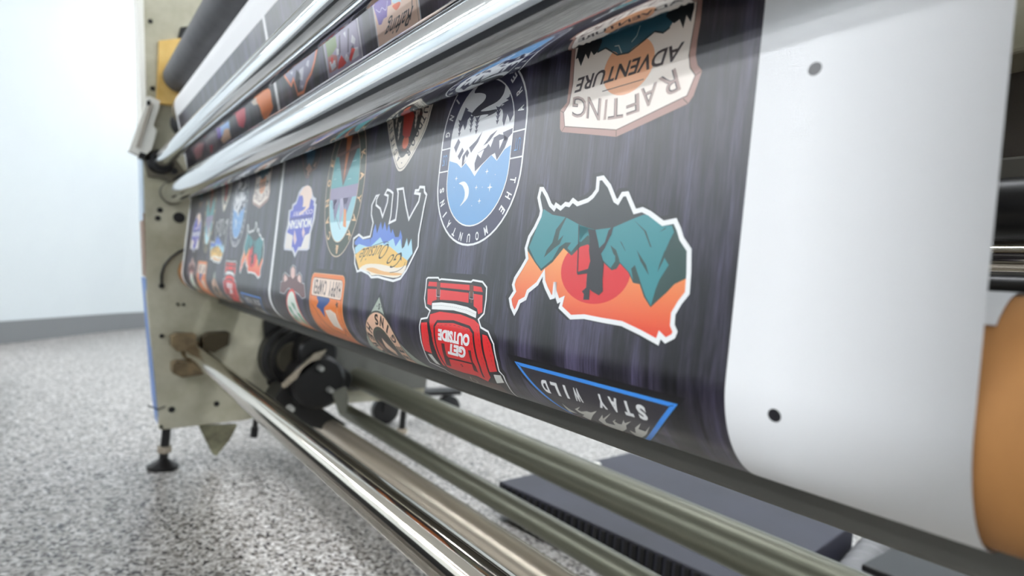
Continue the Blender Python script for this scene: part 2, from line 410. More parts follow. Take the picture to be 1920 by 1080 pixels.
# --- the coast outline with a climber
def s_climber():
    p = Print(); F = frame(920, 300, .35176)
    O = F((268,155),(258,200),(272,270),(266,300),(238,360),(208,410),(190,470),(196,525),(165,580),(133,630),(122,665),(130,700),(105,740),(112,780),(128,815),(142,790),(155,755),(187,738),(200,700),(250,660),(285,600),(285,645),(297,680),(322,732),(337,728),(345,650),(345,700),(362,752),(385,740),(373,785),(428,838),(500,835),(600,855),(700,872),(800,920),(890,970),(903,932),(933,962),(975,940),(985,915),(970,880),(975,820),(1010,760),(1050,710),(1058,600),(1060,480),(1020,420),(1005,370),(985,325),(920,338),(850,285),(810,265),(770,275),(730,180),(705,183),(680,225),(665,215),(635,140),(600,95),(575,100),(570,160),(545,195),(520,215),(465,235),(440,215),(420,240),(400,235),(375,258),(350,240),(340,260),(320,240),(300,190),(280,155))
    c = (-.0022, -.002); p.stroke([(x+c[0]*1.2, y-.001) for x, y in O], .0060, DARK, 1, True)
    s1 = on_sheet(1100, 470)[1]; s2 = on_sheet(1240, 640)[1]
    p.poly(O, ink_grad('ink_sunset', (253, 168, 96), (236, 62, 40), s1, s2), 2)
    cx = F((550, 590))[0]; e = F((735, 600), (365, 600), (545, 768))
    p.disc(cx, abs(e[0][0]-e[1][0])/2, ink((226, 38, 46)), 3, 48, ry=abs(e[2][1]-cx[1]))
    dg = ink((44, 74, 70)); dk = ink((46, 52, 54)); tl = ink((54, 140, 146))
    top = F((268,158),(280,158),(300,190),(320,240),(340,260),(350,240),(375,258),(400,235),(420,240),(440,215),(465,235),(520,215),(545,195),(570,160),(575,100),(600,95),(635,140),(665,215),(680,225),(705,183),(730,180),(770,275),(810,265),(850,285),(920,338),(985,325),(1005,370),(1020,420),(1058,480),(1057,600),(1056,625),(980,662),(940,705),(885,755),(853,785),(818,730),(795,662),(760,655),(735,600),(690,552),(672,580),(645,588),(600,545),(570,500),(545,480),(520,450),(480,462),(432,510),(390,470),(330,545),(270,592),(236,545),(196,480),(192,465),(208,410),(238,360),(266,300),(272,270),(258,200))
    p.poly(top, dg, 4)
    dt = F((266,160),(280,158),(300,190),(320,240),(340,260),(350,240),(375,258),(400,235),(420,240),(440,215),(465,235),(520,215),(545,195),(570,160),(575,100),(600,95),(635,140),(665,215),(680,225),(705,183),(730,180),(770,275),(808,268),(850,290),(800,300),(750,318),(655,358),(560,372),(480,348),(405,305),(330,292),(285,262),(276,270))
    p.poly(dt, dk, 5)
    for q in (((285,262),(330,292),(400,305),(350,370),(330,440),(300,480),(285,520),(340,470),(380,440),(330,530),(270,580),(240,540),(205,466),(222,425),(248,360),(272,300)),
              ((405,308),(480,348),(560,375),(500,395),(480,430),(430,490),(410,470),(430,440),(400,440),(360,470),(390,400),(360,430),(370,380)),
              ((470,350),(560,372),(640,362),(620,420),(590,470),(570,470),(520,400),(480,440)),
              ((655,360),(750,318),(815,292),(858,292),(925,350),(968,350),(978,385),(955,430),(920,510),(950,560),(900,640),(880,690),(855,778),(825,725),(800,650),(770,560),(750,580),(760,640),(740,600),(690,545),(665,500),(665,540),(640,575),(600,535),(590,500),(610,450),(645,400))):
        p.poly(F(*q), tl, 6)
    for q in (((765,320),(820,380),(850,460),(860,470),(830,380)), ((690,430),(715,480),(722,488),(700,440)), ((780,480),(830,560),(845,615),(835,600),(800,540)), ((900,385),(940,355),(930,370)),
              ((640,455),(655,500),(690,540),(670,480)), ((300,500),(360,380),(345,440)), ((930,480),(900,560),(890,600),(925,530)), ((750,575),(775,600),(790,650),(770,620))):
        p.poly(F(*q), dg, 7)
    ck = ink((38, 36, 42))
    p.poly(F((520,368),(560,372),(575,440),(580,470),(610,440),(630,375),(655,355),(645,395),(610,470),(590,500),(605,555),(598,640),(600,700),(578,722),(540,700),(530,690),(527,745),(495,745),(498,715),(488,700),(510,680),(515,605),(465,612),(460,598),(520,580),(532,540),(525,480),(530,430)), ck, 8)
    p.stroke(F((472,345),(470,440),(463,605)), .0009, ck, 8)
    p.stroke(O, .0030, WHITE, 9, True)
    add(p, 'coast_sticker', 'coast-shaped sticker with teal peaks, red sun and hanging climber')
s_climber()

# --- rafting badge
def s_rafting():
    p = Print(); F = frame(1000, 0, .25924)
    O = F((1245,-200),(1225,0),(1210,150),(1185,300),(1175,400),(1187,470),(1222,512),(1205,560),(1160,690),(1120,750),(600,990),(205,955),(193,930),(195,800),(243,742),(262,600),(272,450),(285,300),(310,100),(345,-180))
    I = F((1205,-190),(1190,0),(1170,150),(1143,300),(1127,400),(1135,490),(1172,545),(1112,692),(600,940),(228,915),(220,815),(262,745),(287,600),(297,450),(310,300),(335,100),(370,-160))
    p.poly(O, ink((176, 136, 124)), 1); p.poly(I, ink((247, 234, 222)), 2)
    br = ink((96, 70, 64)); p.stroke(I, .0006, br, 3, True)
    for a, b in (((205,955),(228,915)), ((600,990),(600,940)), ((1120,750),(1085,715)), ((1222,512),(1172,545)), ((195,800),(220,815))): p.stroke(F(a, b), .0005, br, 3)
    c, e = F((685, 480), (878, 420)); p.disc(c, abs(e[0]-c[0]), ink((246, 178, 132)), 3, 40, ry=F((685, 678))[0][1]-c[1])
    p.stroke(F((500,662),(800,573)), .0006, br, 5)
    p.poly(F((465,378),(520,348),(600,380),(622,400),(690,378),(720,350),(800,290),(880,222),(940,232),(985,200),(1025,140),(1050,20),(1080,-150),(480,-100),(485,250)), ink((42, 92, 110)), 4)
    p.stroke(F((775,185),(750,260),(712,305)), .0006, ink((190, 205, 205)), 5); p.stroke(F((590,335),(620,330),(640,385)), .0006, ink((200, 205, 200)), 5)
    p.stroke(F((465,380),(525,348),(610,398),(690,382),(800,295),(880,228),(940,238),(990,200)), .0009, ink((22, 30, 36)), 5)
    dk = ink((22, 26, 30))
    p.poly(F((308,430),(330,330),(360,250),(490,230),(500,300),(470,370),(440,400),(420,370),(400,430),(380,390),(345,480),(325,420)), dk, 6)
    p.poly(F((960,120),(1010,20),(1170,-60),(1165,60),(1140,160),(1110,110),(1085,205),(1060,140),(1020,170)), dk, 6)
    tp = ink((172, 146, 136)); dkb = ink((62, 44, 44))
    for ch, p0, p1, pt in (('R',(1030,492),(905,572),(1068,645)),('A',(897,590),(780,645),(892,742)),('F',(765,672),(672,708),(768,805)),('T',(655,700),(545,722),(650,850)),('I',(538,718),(522,722),(524,866)),('N',(492,712),(395,700),(480,872)),('G',(392,702),(290,695),(380,858))):
        a, b, c = F(p0, p1, pt)
        p.text(ch, a, b, c, dkb, 6, .012); p.text(ch, a, b, c, tp, 7, -.012)
    a, b, c = F((1098,298),(328,566),(1055,432)); p.text('ADVENTURE', a, b, c, dkb, 7, .018)
    add(p, 'rafting_sticker', 'cream shield sticker reading RAFTING ADVENTURE')
s_rafting()

# --- STAY WILD triangle
def s_wild():
    p = Print(); F = frame(900, 640, .24069)
    A, B, R2_ = F((290,172), (1510,498), (1320,752))
    sl = (R2_[0]-B[0])/(R2_[1]-B[1]); am = (A[0]+B[0])/2; C = (am, B[1] + (am-B[0])/sl)
    if C[1] > B[1] + .11: C = (am, B[1] + .11)
    T = [A, B, C]; k = 1.14; g = (am, (A[1]+B[1]+C[1])/3)
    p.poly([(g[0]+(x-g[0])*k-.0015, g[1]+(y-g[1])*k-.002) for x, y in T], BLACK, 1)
    p.poly(T, ink((52, 48, 56)), 2); p.stroke(T, .0033, ink((66, 152, 244)), 5, True)
    q = (g[0], g[1])
    for v in T: p.stroke([v, (v[0]+(q[0]-v[0])*.05, v[1]+(q[1]-v[1])*.05)], .0004, ink((20, 40, 90)), 6)
    a, b, c = F((1300,500),(450,283),(1315,625)); hh = abs(c[1]-a[1]); dx, ds = b[0]-a[0], b[1]-a[1]
    p.letters('STAY WILD', lambda t: ((a[0]+dx*t, a[1]+ds*t+hh*.5), (dx, ds)), hh*.92, WHITE, 6, .05, .62)
    ash = ink((218, 216, 208)); rd = ink((112, 52, 36))
    for q in (((640,480),(690,520),(760,560),(700,545)),((740,525),(780,508),(762,532),(790,545),(830,542),(865,552),(912,540),(880,575),(865,612),(800,580),(815,570),(775,552)),
              ((925,610),(955,570),(960,600),(1022,556),(975,610),(985,632),(1010,640),(1055,650),(1035,620),(1060,605),(1050,622),(1080,640),(1105,645),(1120,610),(1130,635),(1180,620),(1140,650),(1145,680),(1110,705),(1050,690),(980,650)),
              ((1165,690),(1215,712),(1210,670),(1255,635),(1235,680),(1290,700),(1325,660),(1300,720),(1260,750),(1220,735))):
        p.poly(F(*q), ash, 7)
    p.poly(F((700,545),(760,578),(860,612),(900,632),(1000,672),(1100,710),(1200,738),(1260,756),(1252,772),(1100,716),(900,642),(760,590)), rd, 6)
    add(p, 'triangle_sticker', 'blue outlined triangle sticker reading STAY WILD')
s_wild()

# --- mountains oval
def s_oval():
    p = Print(); F = frame(780, 120, 1/3); cx, cs = -.4035, .6425
    navy = ink((56, 54, 84)); W_ = .0612; H_ = .0775; w_ = .0455; h_ = .0615
    p.poly(capsule(cx, cs, W_, H_, 24), navy, 1); p.stroke(capsule(cx, cs, W_, H_, 24), .0018, WHITE, 3, True)
    inn = capsule(cx, cs, w_, h_, 24); p.poly(inn, ink((112, 166, 216)), 2)
    up = [q for q in inn if q[1] < .640]; up = sorted(up, key=lambda q: math.atan2(q[1]-.640, q[0]-cx))
    ridge = F((207,542),(232,560),(255,585),(280,558),(305,590),(330,632),(370,570),(425,512),(455,545),(500,480),(530,455))
    L_ = [(cx-w_, ridge[0][1])] + ridge[1:-1] + [(cx+w_, ridge[-1][1])]
    half = capsule(cx, cs, w_, h_, 24)[25:]      # upper half, from left to right
    white_zone = L_ + half[::-1]
    p.poly(white_zone, ink((240, 240, 242)), 3)
    for q in (((332,605),(330,560),(350,500),(395,470),(430,420),(470,395),(500,400),(520,420),(500,470),(455,540),(445,500),(420,515),(370,565)),
              ((258,580),(262,520),(290,480),(300,500),(275,555)), ((300,470),(340,430),(375,380),(350,440),(310,500)), ((380,460),(420,400),(460,370),(410,440)), ((215,470),(240,420),(250,440),(225,500)), ((490,385),(545,360),(545,385),(500,440)), ((235,520),(262,470),(270,490),(245,540))):
        p.poly(F(*q), navy, 4)
    for q in (((345,505),(385,480),(365,530)), ((405,440),(440,415),(420,470)), ((470,430),(495,420),(470,480)), ((268,560),(280,510),(288,530))): p.poly(F(*q), ink((240, 240, 242)), 5)
    R_ = frame(800, 120, .125)
    road = resample(R_((1000,215),(1075,228),(1160,262),(1185,330),(1150,460),(1060,565),(900,650),(815,708),(930,702),(1040,680),(1062,697),(1010,742),(880,802),(762,858),(900,788),(925,757),(850,762),(740,786),(690,772),(680,742),(760,650),(850,570),(892,500),(878,452),(800,434),(722,436),(750,370),(830,290)), True, 4)
    dkp = ink((34, 30, 52)); p.poly(road, dkp, 5)
    p.poly(R_((1290,430),(1250,455),(1245,490),(1195,525),(1235,540),(1130,600),(1170,605),(1100,655),(1140,690),(1148,750),(1138,850),(1160,935),(1200,800),(1215,752),(1235,800),(1250,875),(1325,720),(1322,560)), navy, 5)
    p.poly(R_((590,650),(632,690),(610,702),(682,732),(660,790),(620,835),(600,935),(572,995),(550,905),(530,945),(478,1010),(500,900)), navy, 5)
    for x, y in ((243,410),(307,388),(338,396),(457,342)): pine(p, F((x, y))[0], .017, .0085, navy, 6)
    p.poly(resample(F((243,672),(275,662),(298,700),(290,755),(248,800),(270,762),(275,720),(262,685)), True, 4), WHITE, 5)
    for x, y, r in ((400,605,.0026),(228,645,.0026),(340,695,.0024),(416,694,.0038),(357,771,.0026),(374,693,.0008),(447,622,.0008),(314,798,.0008),(215,694,.0008)):
        c = F((x, y))[0]; p.poly([(c[0]+(r if k % 2 == 0 else r*.28)*math.cos(k*math.pi/4), c[1]+(r if k % 2 == 0 else r*.28)*math.sin(k*math.pi/4)) for k in range(8)], WHITE, 5)
    p.stroke(inn, .0012, WHITE, 7, True)
    for s in (.6322, .6530):
        for sg in (-1, 1): p.stroke([(cx+sg*w_, s), (cx+sg*W_, s)], .0012, WHITE, 7)
    lb = ink((110, 168, 224)); m = (W_+w_)/2
    for t, sg in (('UT', 1), ('US', -1)):
        c = (cx+sg*m, .6426); p.text(t, (c[0]+.0036, c[1]-.0050), (c[0]-.0036, c[1]-.0050), (c[0]+.0036, c[1]+.0050), lb, 7, -.01)
    st = H_-W_
    def pth(t):                                  # down the right side, round the low end, up the left side
        side = .010; tot = 2*side + math.pi*m; d = t*tot
        if d < side: return (cx+m, cs+st-side+d+.002), (0, 1)
        if d > side + math.pi*m: return (cx-m, cs+st-(d-side-math.pi*m)+.002), (0, -1)
        an = (d-side)/m; return (cx+m*math.cos(an), cs+st+.002+m*math.sin(an)), (-math.sin(an), math.cos(an))
    p.letters('THE MOUNTAINS', lambda t: pth(.07+t*.86), .0074, WHITE, 7, .03, .62)
    def pt2(t):
        (x, y), (dx, dy) = pth(t); return (x, 2*cs-y), (dx, -dy)
    p.letters('ARE CALLING', lambda t: pt2(.06+t*.90), .0074, WHITE, 7, .03, .62)
    add(p, 'oval_sticker', 'navy oval sticker with moonlit peaks reading THE MOUNTAINS ARE CALLING')
s_oval()

# --- red backpack
def s_pack():
    p = Print(); F = frame(760, 500, .25918)
    bt = on_sheet(880, 705)[1]
    Lb = F((290,742))[0]; Rb = F((745,865))[0]
    O = F((165,80),(240,80),(248,96),(262,90),(478,110),(490,98),(560,110),(590,150),(585,240),(570,340),(530,382),(548,440),(600,470),(640,560),(665,690),(680,755),(712,790),(748,866)) + [(Rb[0]-.004, Rb[1]+.012), (Rb[0]-.014, Rb[1]+.034), (Lb[0]+.014, Rb[1]+.034), (Lb[0]+.0, Rb[1]+.008)] + F((290,742),(180,690),(150,640),(135,600),(110,500),(103,430),(115,378),(160,370),(180,318),(148,290),(140,230),(150,150),(155,90))
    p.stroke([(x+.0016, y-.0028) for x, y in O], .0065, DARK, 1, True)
    bk = ink((30, 26, 30)); rd = ink((232, 40, 44)); rd2 = ink((238, 48, 52)); brn = ink((104, 62, 50)); p.poly(O, bk, 2); p.stroke(O, .0016, WHITE, 5, True)
    for q in (((172,108),(236,112),(236,145),(165,140)), ((254,116),(466,132),(466,172),(254,150)), ((494,138),(552,148),(562,184),(494,176)),
              ((162,160),(228,162),(228,240),(196,250),(188,280),(160,270)), ((250,166),(460,190),(458,262),(370,246),(250,240)), ((495,196),(560,206),(558,330),(528,345),(520,305),(495,285))): p.poly(F(*q), rd, 4)
    for x, y in ((240, 112), (480, 130)):
        p.poly(F((x-10,y),(x+12,y+2),(x+14,y+90),(x-14,y+86)), brn, 5); p.stroke(F((x-14,y+50),(x-14,y+102),(x+12,y+106),(x+14,y+54)), .0004, ink((200,200,205)), 6)
        p.poly(F((x-8,y+102),(x+8,y+104),(x+4,y+135),(x-8,y+130)), brn, 5)
    p.poly(F((195,263),(260,258),(350,268),(450,292),(516,326),(512,372),(440,340),(350,316),(194,308)), ink((244,244,242)), 6)
    n = F((200,283),(260,280),(350,292),(450,316),(512,346))
    for i in range(4):
        for k in range(7): t = (k+.2)/7; u = (k+.6)/7; a, b = n[i], n[i+1]; p.stroke([(a[0]+(b[0]-a[0])*t, a[1]+(b[1]-a[1])*t), (a[0]+(b[0]-a[0])*u, a[1]+(b[1]-a[1])*u)], .0003, bk, 7)
    body = F((180,345),(250,325),(400,345),(500,385),(535,420),(545,520),(580,690),(618,800),(600,830),(520,790),(420,765),(330,735),(275,712),(222,610),(190,480),(175,400))
    p.poly(body, rd, 4)
    p.stroke(F((300,722),(245,630),(218,540),(210,430),(232,396),(350,398),(465,438),(492,480),(505,600),(540,720),(570,800)), .0024, bk, 5)
    p.stroke(F((312,660),(400,680),(500,705)), .0016, bk, 5); 
    for q in (((190,420),(205,540),(240,650)), ((518,430),(535,560),(575,720)), ((235,425),(350,425),(465,465),(478,520),(490,640)), ((150,420),(165,530),(180,610)), ((585,510),(610,600),(640,730))):
        r = resample(F(*q), False, 8)
        for i in range(0, len(r)-1, 2): p.stroke([r[i], r[i+1]], .0003, ink((110,16,20)), 6)
    for q in (((115,405),(158,402),(170,500),(195,628),(140,605),(120,500)), ((558,490),(592,500),(620,560),(642,650),(665,758),(612,762),(588,680),(568,600))): p.poly(F(*q), rd2, 4)
    for q in (((165,630),(192,634),(258,712),(225,700)), ((640,780),(690,785),(717,838),(665,842))): p.poly(F(*q), ink((226,226,220)), 6)
    for q in (((262,553),(284,556),(300,640),(318,660),(335,720),(300,710),(282,650)), ((455,603),(475,606),(490,690),(510,720),(530,765),(498,750),(480,690))): p.poly(F(*q), ink((70,30,28)), 7)
    c = F((410,713))[0]; p.disc(c, .0016, bk, 6, 16); p.disc(c, .0009, rd, 7, 12)
    q = F((285,722),(420,768),(600,830),(690,860)); p.poly(q + [(Rb[0]-.012, Rb[1]+.030), (Lb[0]+.014, Rb[1]+.030)], ink((92, 58, 50)), 4)
    b = F((470,795),(515,822),(530,838),(500,835),(478,812)); p.stroke(b, .0006, ink((210,200,180)), 6, True)
    a, b, c = F((470,490),(240,447),(466,580)); p.text('OUTSIDE', a, b, c, WHITE, 7, .06)
    a, b, c = F((442,583),(312,552),(438,665)); p.text('GET', a, b, c, WHITE, 7, .06)
    add(p, 'backpack_sticker', 'red hiking backpack sticker reading GET OUTSIDE')
s_pack()

# --- bear
def s_bear():
    p = Print(); F = frame(620, 320, .22222)
    O = F((410,205),(385,215),(350,290),(345,370),(360,440),(335,555),(275,570),(240,540),(195,575),(190,640),(205,700),(205,780),(225,850),(260,840),(320,870),(345,900),(400,895),(450,910),(530,930),(590,910),(640,840),(690,740),(740,640),(745,540),(770,410),(790,300),(812,205),(795,180),(793,140),(755,138),(745,165),(718,168),(712,190),(757,198),(745,260),(700,340),(662,412),(640,310),(622,200),(615,150),(565,158),(572,190),(565,300),(550,415),(495,442),(510,380),(528,190),(505,170),(480,160),(460,200),(487,212),(480,270),(440,390),(420,320),(385,290),(390,240))
    p.poly(O, ink((50, 50, 56)), 2)
    p.poly(F((203,600),(240,556),(275,582),(335,572),(352,560),(362,500),(380,448),(392,530),(425,430),(438,500),(458,430),(475,510),(492,448),(510,530),(524,492),(545,560),(575,560),(590,500),(604,560),(600,640),(330,655),(205,625)), ink((92, 130, 214)), 3)
    p.poly(F((205,650),(240,618),(330,648),(420,562),(450,620),(530,572),(548,640),(590,575),(604,660),(622,640),(645,568),(655,640),(682,572),(692,700),(640,770),(520,690),(400,640),(210,700)), ink((176, 220, 236)), 4)
    p.poly(F((335,560),(345,520),(335,620)), ink((36,50,90)), 5)
    p.poly(F((206,710),(280,650),(420,625),(500,640),(560,690),(650,760),(640,800),(590,870),(530,900),(400,880),(345,880),(320,850),(240,830)), ink((246, 200, 104)), 5)
    p.poly(resample(F((240,835),(300,790),(420,790),(560,820),(640,800),(600,880),(530,905),(400,880),(345,885),(320,855)), True, 3), ink((250, 238, 220)), 6)
    p.poly(resample(F((300,830),(360,818),(450,850),(600,868),(560,885),(450,880),(360,862)), True, 3), ink((240, 186, 116)), 7)
    p.poly(F((590,690),(600,690),(598,762),(588,745)), ink((36,36,44)), 6)
    p.stroke(O, .0026, WHITE, 8, True)
    dk = ink((52, 44, 44))
    a, b, c = F((500,612),(262,660),(462,738)); p.text('Outside', a, b, c, dk, 9, -.012, .5)
    p.stroke(resample(F((492,610),(470,600),(400,620),(300,660),(268,668)), False, 5), .0006, dk, 9)
    a, b, c = F((612,690),(492,712),(575,812)); p.text('Go', a, b, c, dk, 9, -.012, .5)
    p.stroke(resample(F((500,860),(560,850),(612,815),(632,770)), False, 5), .0006, dk, 9)
    add(p, 'bear_sticker', 'upside down bear sticker with script reading Go Outside')
s_bear()

# --- guitar-pick badge
def s_pick():
    p = Print(); F = frame(480, 200, .27778)
    O = resample(F((885,-60),(885,60),(893,160),(910,270),(932,360),(952,420),(970,437),(1000,420),(1040,360),(1090,270),(1145,160),(1180,40),(1200,-100),(1040,-190)), True, 3)
    cx = sum(q[0] for q in O)/len(O); cs = sum(q[1] for q in O)/len(O)
    sc = lambda k: [(cx+(x-cx)*k, cs+(y-cs)*k) for x, y in O]
    p.poly(O, ink((232, 222, 206)), 2); p.stroke(sc(.93), .0007, BLACK, 3, True); p.poly(sc(.62), ink((40, 36, 34)), 3); p.stroke(sc(.62), .0006, BLACK, 4, True)
    p.poly(F((1040,-60),(1070,60),(1040,200),(1010,215),(990,190),(1000,60)), ink((190, 50, 34)), 5)
    c = F((1010, 240))[0]; p.disc(c, .007, ink((226, 104, 60)), 4, 20)
    for k in range(9):
        an = math.pi*(.1+.1*k); p.stroke([(c[0]+.007*math.cos(an), c[1]+.007*math.sin(an)), (c[0]+.012*math.cos(an), c[1]+.010*math.sin(an))], .0006, ink((150,70,40)), 4)
    for x, y in ((945,150),(960,230),(1075,150),(1100,60),(935,70)): pine(p, F((x, y))[0], .022, .008, ink((225,215,200)), 5)
    def lp(pts):
        r = resample(pts, False, 12)
        def f(t): i = min(int(t*(len(r)-1)), len(r)-2); return r[i], (r[i+1][0]-r[i][0], r[i+1][1]-r[i][1])
        return f
    a = F((1160,-80),(1145,40),(1108,130),(1065,230),(1015,345)); p.letters('OUTDOOR', lp(a), .0098, BLACK, 5, .03)
    a = F((966,360),(932,270),(915,160),(905,60),(905,-80)); p.letters('ADVENTURE', lp(a), .0072, BLACK, 5, .03)
    p.disc(F((984, 380))[0], .0009, BLACK, 5, 10)
    add(p, 'pick_sticker', 'cream pick-shaped sticker reading OUTDOOR ADVENTURE')
s_pick()

# --- adventure begins here triangle
def s_begins():
    p = Print(); F = frame(560, 480, .20376)
    A, l1, r1 = F((742,378), (668,540), (818,545)); hw = (abs(l1[0]-A[0])/(l1[1]-A[1]) + abs(r1[0]-A[0])/(r1[1]-A[1]))/2
    top, lf = F((775,530), (648,690)); cx = A[0]; R = .040
    hw = max(.5, min(hw, .9)); H = .115; T = [A, (cx+hw*H, A[1]+H), (cx-hw*H, A[1]+H)]
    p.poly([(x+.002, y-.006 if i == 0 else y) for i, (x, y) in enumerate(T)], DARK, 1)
    p.poly(T, ink((166, 176, 160)), 2); c = (cx, top[1] + R)
    p.disc(c, R+.002, ink((66, 70, 60)), 3, 40); p.disc(c, R, ink((236, 190, 160)), 4, 40); p.disc(c, R*.62, ink((70, 74, 62)), 5, 40); p.disc(c, R*.52, ink((60, 52, 48)), 6, 32)
    p.poly([(c[0]-.001, c[1]-.012), (c[0]+.014, c[1]+.004), (c[0]+.006, c[1]+.014), (c[0]-.006, c[1]+.002)], ink((238, 196, 168)), 7)
    p.poly([(c[0]-.016, c[1]-.008), (c[0]-.010, c[1]-.002), (c[0]-.014, c[1]+.012), (c[0]-.020, c[1]+.004)], ink((150, 96, 72)), 7)
    rm = R*.81
    def pth(t): an = math.radians(30) - t*math.radians(250); return (c[0]+rm*math.cos(an), c[1]+rm*math.sin(an)), (math.sin(an), -math.cos(an))
    p.letters('BEGINS HERE', lambda t: pth(t), R*.30, ink((44, 38, 36)), 7, .04)
    q = F((742, 465))[0]; w = .0042; p.text('S', (q[0]+w/2, q[1]-w*.8), (q[0]-w/2, q[1]-w*.8), (q[0]+w/2, q[1]+w*.8), ink((50,50,46)), 4, .05)
    for sg in (-1, 1): p.stroke([(q[0]+sg*w*.9, q[1]), (q[0]+sg*w*1.5, q[1])], .0008, ink((50,50,46)), 4)
    add(p, 'begins_sticker', 'sage triangle sticker with round emblem reading BEGINS HERE')
s_begins()

# --- canoe and kayak oval
def s_canoe():
    p = Print(); F = frame(480, 200, .27778); cx, cs, w, h = -.696, .643, .0610, .0905
    el = lambda k, j=None: [(cx+w*k*math.cos(2*math.pi*i/56), cs+h*(j or k)*math.sin(2*math.pi*i/56)) for i in range(56)]
    cr = ink((228, 204, 176)); p.poly(el(1), ink((50, 62, 48)), 1); p.stroke(el(1), .0013, cr, 3, True)
    k = .74; kh = .80; inn = el(k, kh)
    def band(s0, s1, m, ly):
        n = 14; a = []; b = []
        for i in range(n+1):
            s = s0 + (s1-s0)*i/n; q = 1 - ((s-cs)/(h*kh))**2; x = w*k*math.sqrt(max(q, 0)); a.append((cx+x, s)); b.append((cx-x, s))
        p.poly(a + b[::-1], m, ly)
    band(cs-h*kh+.0002, .603, ink((64, 40, 34)), 2); band(.603, .646, ink((84, 160, 164)), 2); band(.646, .661, ink((150, 140, 170)), 2); band(.661, .690, ink((150, 200, 210)), 2); band(.690, cs+h*kh-.0002, ink((200, 236, 244)), 2)
    p.poly([(cx+.034, .596), (cx-.034, .596), (cx-.004, .646)], ink((78, 46, 40)), 4)
    p.poly([(cx+.012, .575), (cx-.008, .575), (cx-.004, .640)], ink((206, 118, 62)), 5)
    p.stroke([(cx+.036, .600), (cx-.036, .604)], .004, ink((130, 92, 80)), 5)
    for a, b, c in (((.030,.661),(.012,.661),(.016,.684)), ((.014,.661),(-.010,.661),(.000,.694)), ((-.008,.661),(-.034,.661),(-.018,.690)), ((.020,.661),(.002,.661),(.010,.678)), ((-.018,.661),(-.030,.661),(-.026,.676))):
        p.poly([(cx+a[0], a[1]), (cx+b[0], b[1]), (cx+c[0], c[1])], ink((132, 126, 158)) if a[0] != .014 else ink((176, 170, 196)), 5)
    p.stroke([(cx-.038, .664), (cx+.004, .700)], .0008, ink((90, 90, 120)), 6)
    p.poly([(cx+.016, .676), (cx+.008, .674), (cx+.012, .696), (cx+.022, .698)], ink((236, 160, 106)), 6)
    for x, y, l in ((.03,.617,.012),(-.02,.622,.012),(.02,.638,.010),(-.03,.634,.008)): p.stroke([(cx+x, y), (cx+x-l, y)], .0006, ink((210,236,236)), 4)
    p.stroke(inn, .0011, cr, 7, True)
    ml = (1+k)/2; mh = (1+kh)/2
    def pth(t): an = -math.radians(32) + t*math.radians(244); return (cx+w*ml*math.cos(an), cs+h*mh*math.sin(an)), (-w*math.sin(an), h*math.cos(an))
    p.letters('KAYAK & CANOE', lambda t: pth(t), .0112, ink((236, 196, 150)), 5, .03, .85)
    def pt2(t): an = -math.radians(60) - t*math.radians(60); return (cx+w*ml*math.cos(an), cs+h*mh*math.sin(an)), (w*math.sin(an), -h*math.cos(an))
    p.letters('CLUB', pt2, .0088, ink((236, 196, 150)), 5, .03) if False else None
    add(p, 'canoe_sticker', 'tall green oval sticker reading CANOE and KAYAK')
s_canoe()

